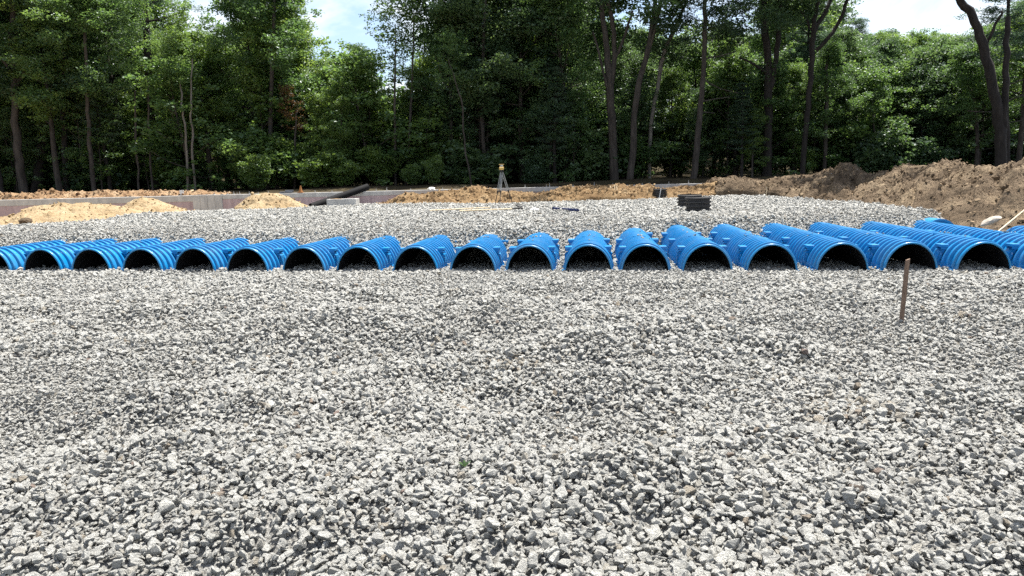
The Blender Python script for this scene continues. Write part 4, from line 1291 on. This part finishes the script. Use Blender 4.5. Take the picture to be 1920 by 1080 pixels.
own_tree('leafy_tree', 'dark tree forking into bare upswept limbs against the sky, right', 'tree', 41, [(1502, 336, 6), (1508, 270, 5.5), (1515, 200, 5.5), (1521, 130, 5.5), (1524, 62, 5.5), (1528, 30, 4.5), (1535, 0, 4), (1542, -40, 3)], 'bark_dark',
         (B[4], 1490, 200, 1.0, 1.7), [[(1524, 62, 4.5), (1540, 35, 4), (1554, 8, 3.4), (1562, -20, 3)], [(1530, 95, 3.8), (1560, 62, 3.4), (1578, 30, 3.2), (1590, -5, 2.8)], [(1522, 56, 2), (1510, 35, 1.8), (1502, 20, 1.4)]])
own_tree('leafy_tree', 'broken pale trunk right of the dark forked tree', 'tree', 42.5, [(1545, 334, 4), (1547, 270, 4), (1549, 200, 3.8), (1550, 140, 3.6), (1552, 100, 3)], 'bark', (B[0], 1550, 330, .6, 2.0))
own_tree('leafy_tree', 'big dark trunk sweeping up to the left, at the right edge', 'tree', 33, [(1878, 316, 12), (1877, 260, 11), (1868, 200, 10), (1856, 140, 9.5), (1842, 80, 9), (1822, 30, 8), (1795, -5, 7.5), (1760, -50, 6)], 'bark_dark',
         (B[4], 1730, 55, 1.0, .6), [[(1880, 250, 6), (1885, 170, 5.5), (1886, 100, 5), (1892, 30, 4)], [(1846, 95, 3), (1862, 55, 2.5), (1880, 20, 2)]])
own_tree('pine_tree', 'pine with bare lower twigs behind the big sweeping trunk', 'tree', 37, [(1890, 316, 5), (1888, 220, 4.5), (1886, 120, 4), (1890, 0, 3)], 'bark_dark', (PINE[1], 1890, 250, .9, 3.0),
         [[(1887, 190, 1.3), (1915, 180, 1), (1940, 176, .6)], [(1887, 160, 1.3), (1918, 150, 1), (1945, 140, .6)], [(1886, 205, 1.2), (1850, 210, .9), (1815, 208, .6)], [(1888, 230, 1.2), (1920, 226, .8)]])
own_tree('withered_tree', 'small tree with rusty brown withered leaves, left of the bright shrubs', 'tree', 41, [(552, 356, 2.6), (553, 300, 2.4), (554, 240, 2), (556, 205, 1.4)], 'bark', (SLIM[1], 556, 352, .46, .4), leafm='leaf_brown')

# --- crowns that show as bodies of their own along the front
def body(px, Y, top_py, kind, label, name='leafy_tree', wide=1.0, group=None):
    x = px_x(px, Y); H = at(px, top_py, Y).z - gh(x, Y)
    proto, H0 = kind
    return plant(name, label, 'tree', proto, x, Y, H, H0, rt.uniform(0, 6.28), group, wide)
body(110, 41, 28, (B[2], 12.6), 'bright green leafy tree catching sun at the upper left', wide=1.1)
body(395, 43, 48, (B[5], 12.6), 'wide bright green tree right of the big pine', wide=1.15)
body(345, 44, 52, (B[2], 12.6), 'bright leafy crown between the pine and the wide bright tree')
body(480, 44, -40, (B[0], 12.6), 'tall leafy tree left of the sky gap, fine mid green leaves', wide=.85)
body(548, 45, -10, (B[1], 12.6), 'tall tree forming the left edge of the sky gap', wide=.85)
body(618, 48, 108, (B[3], 12.6), 'lower dark tree at the left side of the sky gap', wide=.9)
body(682, 50, 78, (B[3], 12.6), 'dark peaked tree standing in the middle of the sky gap', wide=.85)
body(640, 40.5, 150, (B[5], 12.6), 'yellow green young tree below the sky gap', wide=1.0)
body(600, 41, 200, (B[5], 12.6), 'low yellow green tree left of the yellow green young tree', wide=1.2)
body(700, 43, 170, (B[2], 12.6), 'light green tree left of the two slender trees', wide=1.0)
body(790, 44, 120, (B[2], 12.6), 'light green tree right of the two slender trees', wide=1.0)
body(850, 42, 5, (B[0], 12.6), 'tall leafy tree at the right edge of the sky gap', wide=.9)
body(900, 44, -60, (B[4], 12.6), 'very tall dark crowned tree behind the survey tripod', wide=1.0)
body(980, 43, -60, (B[3], 12.6), 'very tall dense dark tree right of the survey tripod', wide=1.0)
body(1060, 42.5, -50, (B[1], 12.6), 'tall dense tree left of the paired big trunks', wide=1.0)
body(1040, 40.5, 120, (PINE[1], 14.3), 'dark young pine right of the tripod', 'pine_tree', 1.1)
body(1390, 41, 150, (PINE[1], 14.3), 'young pine before the thick dark trunk', 'pine_tree', 1.1)
body(205, 41.5, 120, (PINE[0], 14.3), 'young pine with grey green tufts left of the big pine', 'pine_tree', 1.0)
body(1410, 41, 200, (B[5], 12.6), 'low lighter green tree at the foot of the thick dark trunk', wide=1.0)
body(1490, 43, 110, (B[1], 12.6), 'mid green tree left of the dark forked tree', wide=1.0)
body(1830, 41, 70, (B[1], 12.6), 'mid green tree left of the big sweeping trunk', wide=1.1)
body(1905, 39, 20, (B[2], 12.6), 'lighter green tree behind the pine at the right edge', wide=1.1)

MARKS = [(-60, 'beyond the left edge of the dirt ridge'), (50, 'by the grey bent trunk at far left'), (135, 'by the straight dark trunk above the dirt ridge'), (200, 'by the slender brown trunk'),
         (285, 'by the big dark pine'), (358, 'by the twin pale stems'), (430, 'above the concrete pier'), (505, 'by the tall straight trunk'), (565, 'above the orange cone'),
         (640, 'above the concrete box'), (700, 'above the end of the black pipe'), (752, 'by the two slender trees'), (830, 'left of the pale leaning stem'), (910, 'behind the survey tripod'),
         (1000, 'right of the survey tripod'), (1080, 'left of the paired big trunks'), (1160, 'by the paired big trunks'), (1230, 'by the pale curved limb'), (1305, 'by the straight trunk with dead twigs'),
         (1380, 'behind the pipe rings'), (1440, 'by the thick dark trunk'), (1515, 'by the dark forked tree'), (1590, 'behind the berm peak'), (1680, 'behind the low saddle of the berm'),
         (1780, 'behind the highest part of the berm'), (1870, 'by the big sweeping trunk'), (1960, 'beyond the right edge of the berm')]
def mark(px): return min(MARKS, key=lambda m: abs(m[0] - px))[1]

# --- young trees filling the wood edge between the big trunks
YOUNG = [broad_proto(601, 6, .10, 1.7, 17, 360, 'leaf', .14, 'bark', .012, .06), broad_proto(602, 6, .14, 1.5, 15, 360, 'leaf_light', .14, 'bark', .012, .05),
         broad_proto(603, 7, .16, 1.8, 17, 312, 'leaf_dark', .14, 'bark', .012, .06)]
n_y = 0
for Y, step in ((41.6, 3.4), (43.6, 2.6), (45.6, 2.4)):
    x = -Y * .76
    while x < Y * .76:
        xx, yy = x + rt.uniform(-.8, .8), Y + rt.uniform(-.8, .8)
        px = 960 + xx / yy * FPX
        sunny = px < 860
        x += step * rt.uniform(.6, 1.4)
        if px > 1240 and Y < 43: continue
        H = rt.uniform(3.5, 8.2)
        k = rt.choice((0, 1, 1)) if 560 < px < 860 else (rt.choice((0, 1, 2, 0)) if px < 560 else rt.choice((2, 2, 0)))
        lab = ('tall' if H > 6.2 else 'small' if H < 4.6 else 'middling') + ' young tree %s, ' % ('with light green leaves' if k == 1 else 'with mid green leaves' if k == 0 else 'with dull dark leaves') + mark(px)
        plant('leafy_sapling', lab, 'tree', YOUNG[k], xx, yy, H, (6.3, 6.3, 7.3)[k], rt.uniform(0, 6.28), 'young trees at the wood edge', rt.uniform(.85, 1.25), lean=rt.uniform(-.05, .05))
        n_y += 1
print('young', n_y)

# --- the wood behind: individual trees of a kind, no taller than the skyline of the photograph
SKY_X = [-300, 330, 352, 375, 440, 462, 590, 606, 640, 680, 722, 735, 790, 812, 840, 1545, 1575, 1600, 1640, 1660, 1690, 1720, 1745, 1790, 1820, 1850, 2300]
SKY_Y = [-60, -60, 25, 50, 50, 10, -40, 108, 105, 92, 130, 175, 175, 40, -70, -70, 32, 26, 44, 58, 42, 52, 56, 40, 22, -20, -60]
n_rear = 0
for Y, step in ((46, 3.5), (49.5, 3.2), (53.5, 3.6), (58, 3.8), (64, 4.2), (71, 4.6)):
    W = Y * .80
    x = -W + rt.uniform(0, 1)
    while x < W:
        yy = Y + rt.uniform(-1.4, 1.4); xx = x + rt.uniform(-.7, .7)
        px = 960 + xx / yy * FPX
        rad = 1.6 / yy * FPX
        top = max(float(np.interp(px + d_, SKY_X, SKY_Y)) for d_ in (-rad, 0, rad)) + rt.uniform(0, 26)
        if 1100 < px < 1440 and Y > 45: top = max(top, rt.uniform(40, 130))
        H = min(at(px, top, yy).z - gh(xx, yy), 19)
        kind = rt.random()
        if kind < .14 and H > 12: proto, H0, nm = PINE[rt.randint(0, 1)], 14.3, 'pine_tree'
        else: proto, H0, nm = B[(rt.choice((3, 4, 3, 4, 1)) if px > 1050 else rt.choice((0, 1, 3, 3, 4, 0, 2, 5)))], 12.7, 'leafy_tree'  # mostly darker leaves on the right, shade deepened by colour
        lab = ('dark pine deep in the wood, ' if nm == 'pine_tree' else ('shaded leafy tree in second row, ' if Y < 51 else 'shaded leafy tree deep in the wood, ' if Y < 60 else 'far leafy tree at the back, ')) + mark(px)
        plant(nm, lab, 'tree', proto, xx, yy, H, H0, rt.uniform(0, 6.28), 'pines deep in the wood' if nm == 'pine_tree' else 'leafy trees deep in the wood', rt.uniform(.85, 1.1))
        n_rear += 1
        x += step * rt.uniform(.85, 1.2)
print('rear trees', n_rear)

# --- undergrowth along the wood edge
n_sh = 0
for Y, step, hmax in ((38.8, 2.4, 1.3), (40.6, 2.0, 2.4), (43.2, 2.2, 3.6), (46.5, 2.4, 5.0)):
    x = -Y * .76
    while x < Y * .76:
        xx, yy = x + rt.uniform(-.9, .9), Y + rt.uniform(-.9, .9)
        px = 960 + xx / yy * FPX
        lush = 480 < px < 840
        k = rt.random()
        gap = float(NZ.fbm(np.array([xx * .22 + 5]), np.array([Y * .3]), 2)[0])
        if not lush and (gap > .05 or (px > 1240 and Y < 43)) and Y < 46: x += step * .7; continue
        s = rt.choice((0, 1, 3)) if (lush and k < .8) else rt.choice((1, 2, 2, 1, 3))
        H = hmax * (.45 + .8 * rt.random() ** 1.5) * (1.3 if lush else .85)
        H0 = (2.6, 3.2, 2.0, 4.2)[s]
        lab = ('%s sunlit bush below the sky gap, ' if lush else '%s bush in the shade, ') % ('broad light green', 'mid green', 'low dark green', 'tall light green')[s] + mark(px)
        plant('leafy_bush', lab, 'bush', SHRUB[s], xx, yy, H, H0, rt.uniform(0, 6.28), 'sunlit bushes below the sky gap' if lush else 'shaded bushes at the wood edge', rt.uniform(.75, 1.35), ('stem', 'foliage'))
        n_sh += 1
        x += step * rt.uniform(.6, 1.5) * (.75 if lush else 1)
print('bushes', n_sh)

# --- the far wood that reads as one mass
clumps = []
rw = random.Random(99)
for k in range(2600):
    yy = rw.uniform(76, 92); px = rw.uniform(-150, 2070)
    xx = (px - 960) / FPX * yy
    top = max(float(np.interp(px + d_, SKY_X, SKY_Y)) for d_ in (-25, 0, 25)) + 25
    zt = min(at(px, top, yy).z - 1.5, 17)
    zb = gh(xx, yy)
    z = zb + (zt - zb) * rw.random() ** .9
    c = rw.uniform(.9, 1.5)
    clumps.append((xx, yy, z, c * 1.3, c, c * .8, 42))
V, F = leaves(clumps, .34, 901)
tag(add('far_wood', mesh_np('far_wood', V, F, M['leaf_dark'])), 'dense dark foliage of the far wood', kind='stuff')
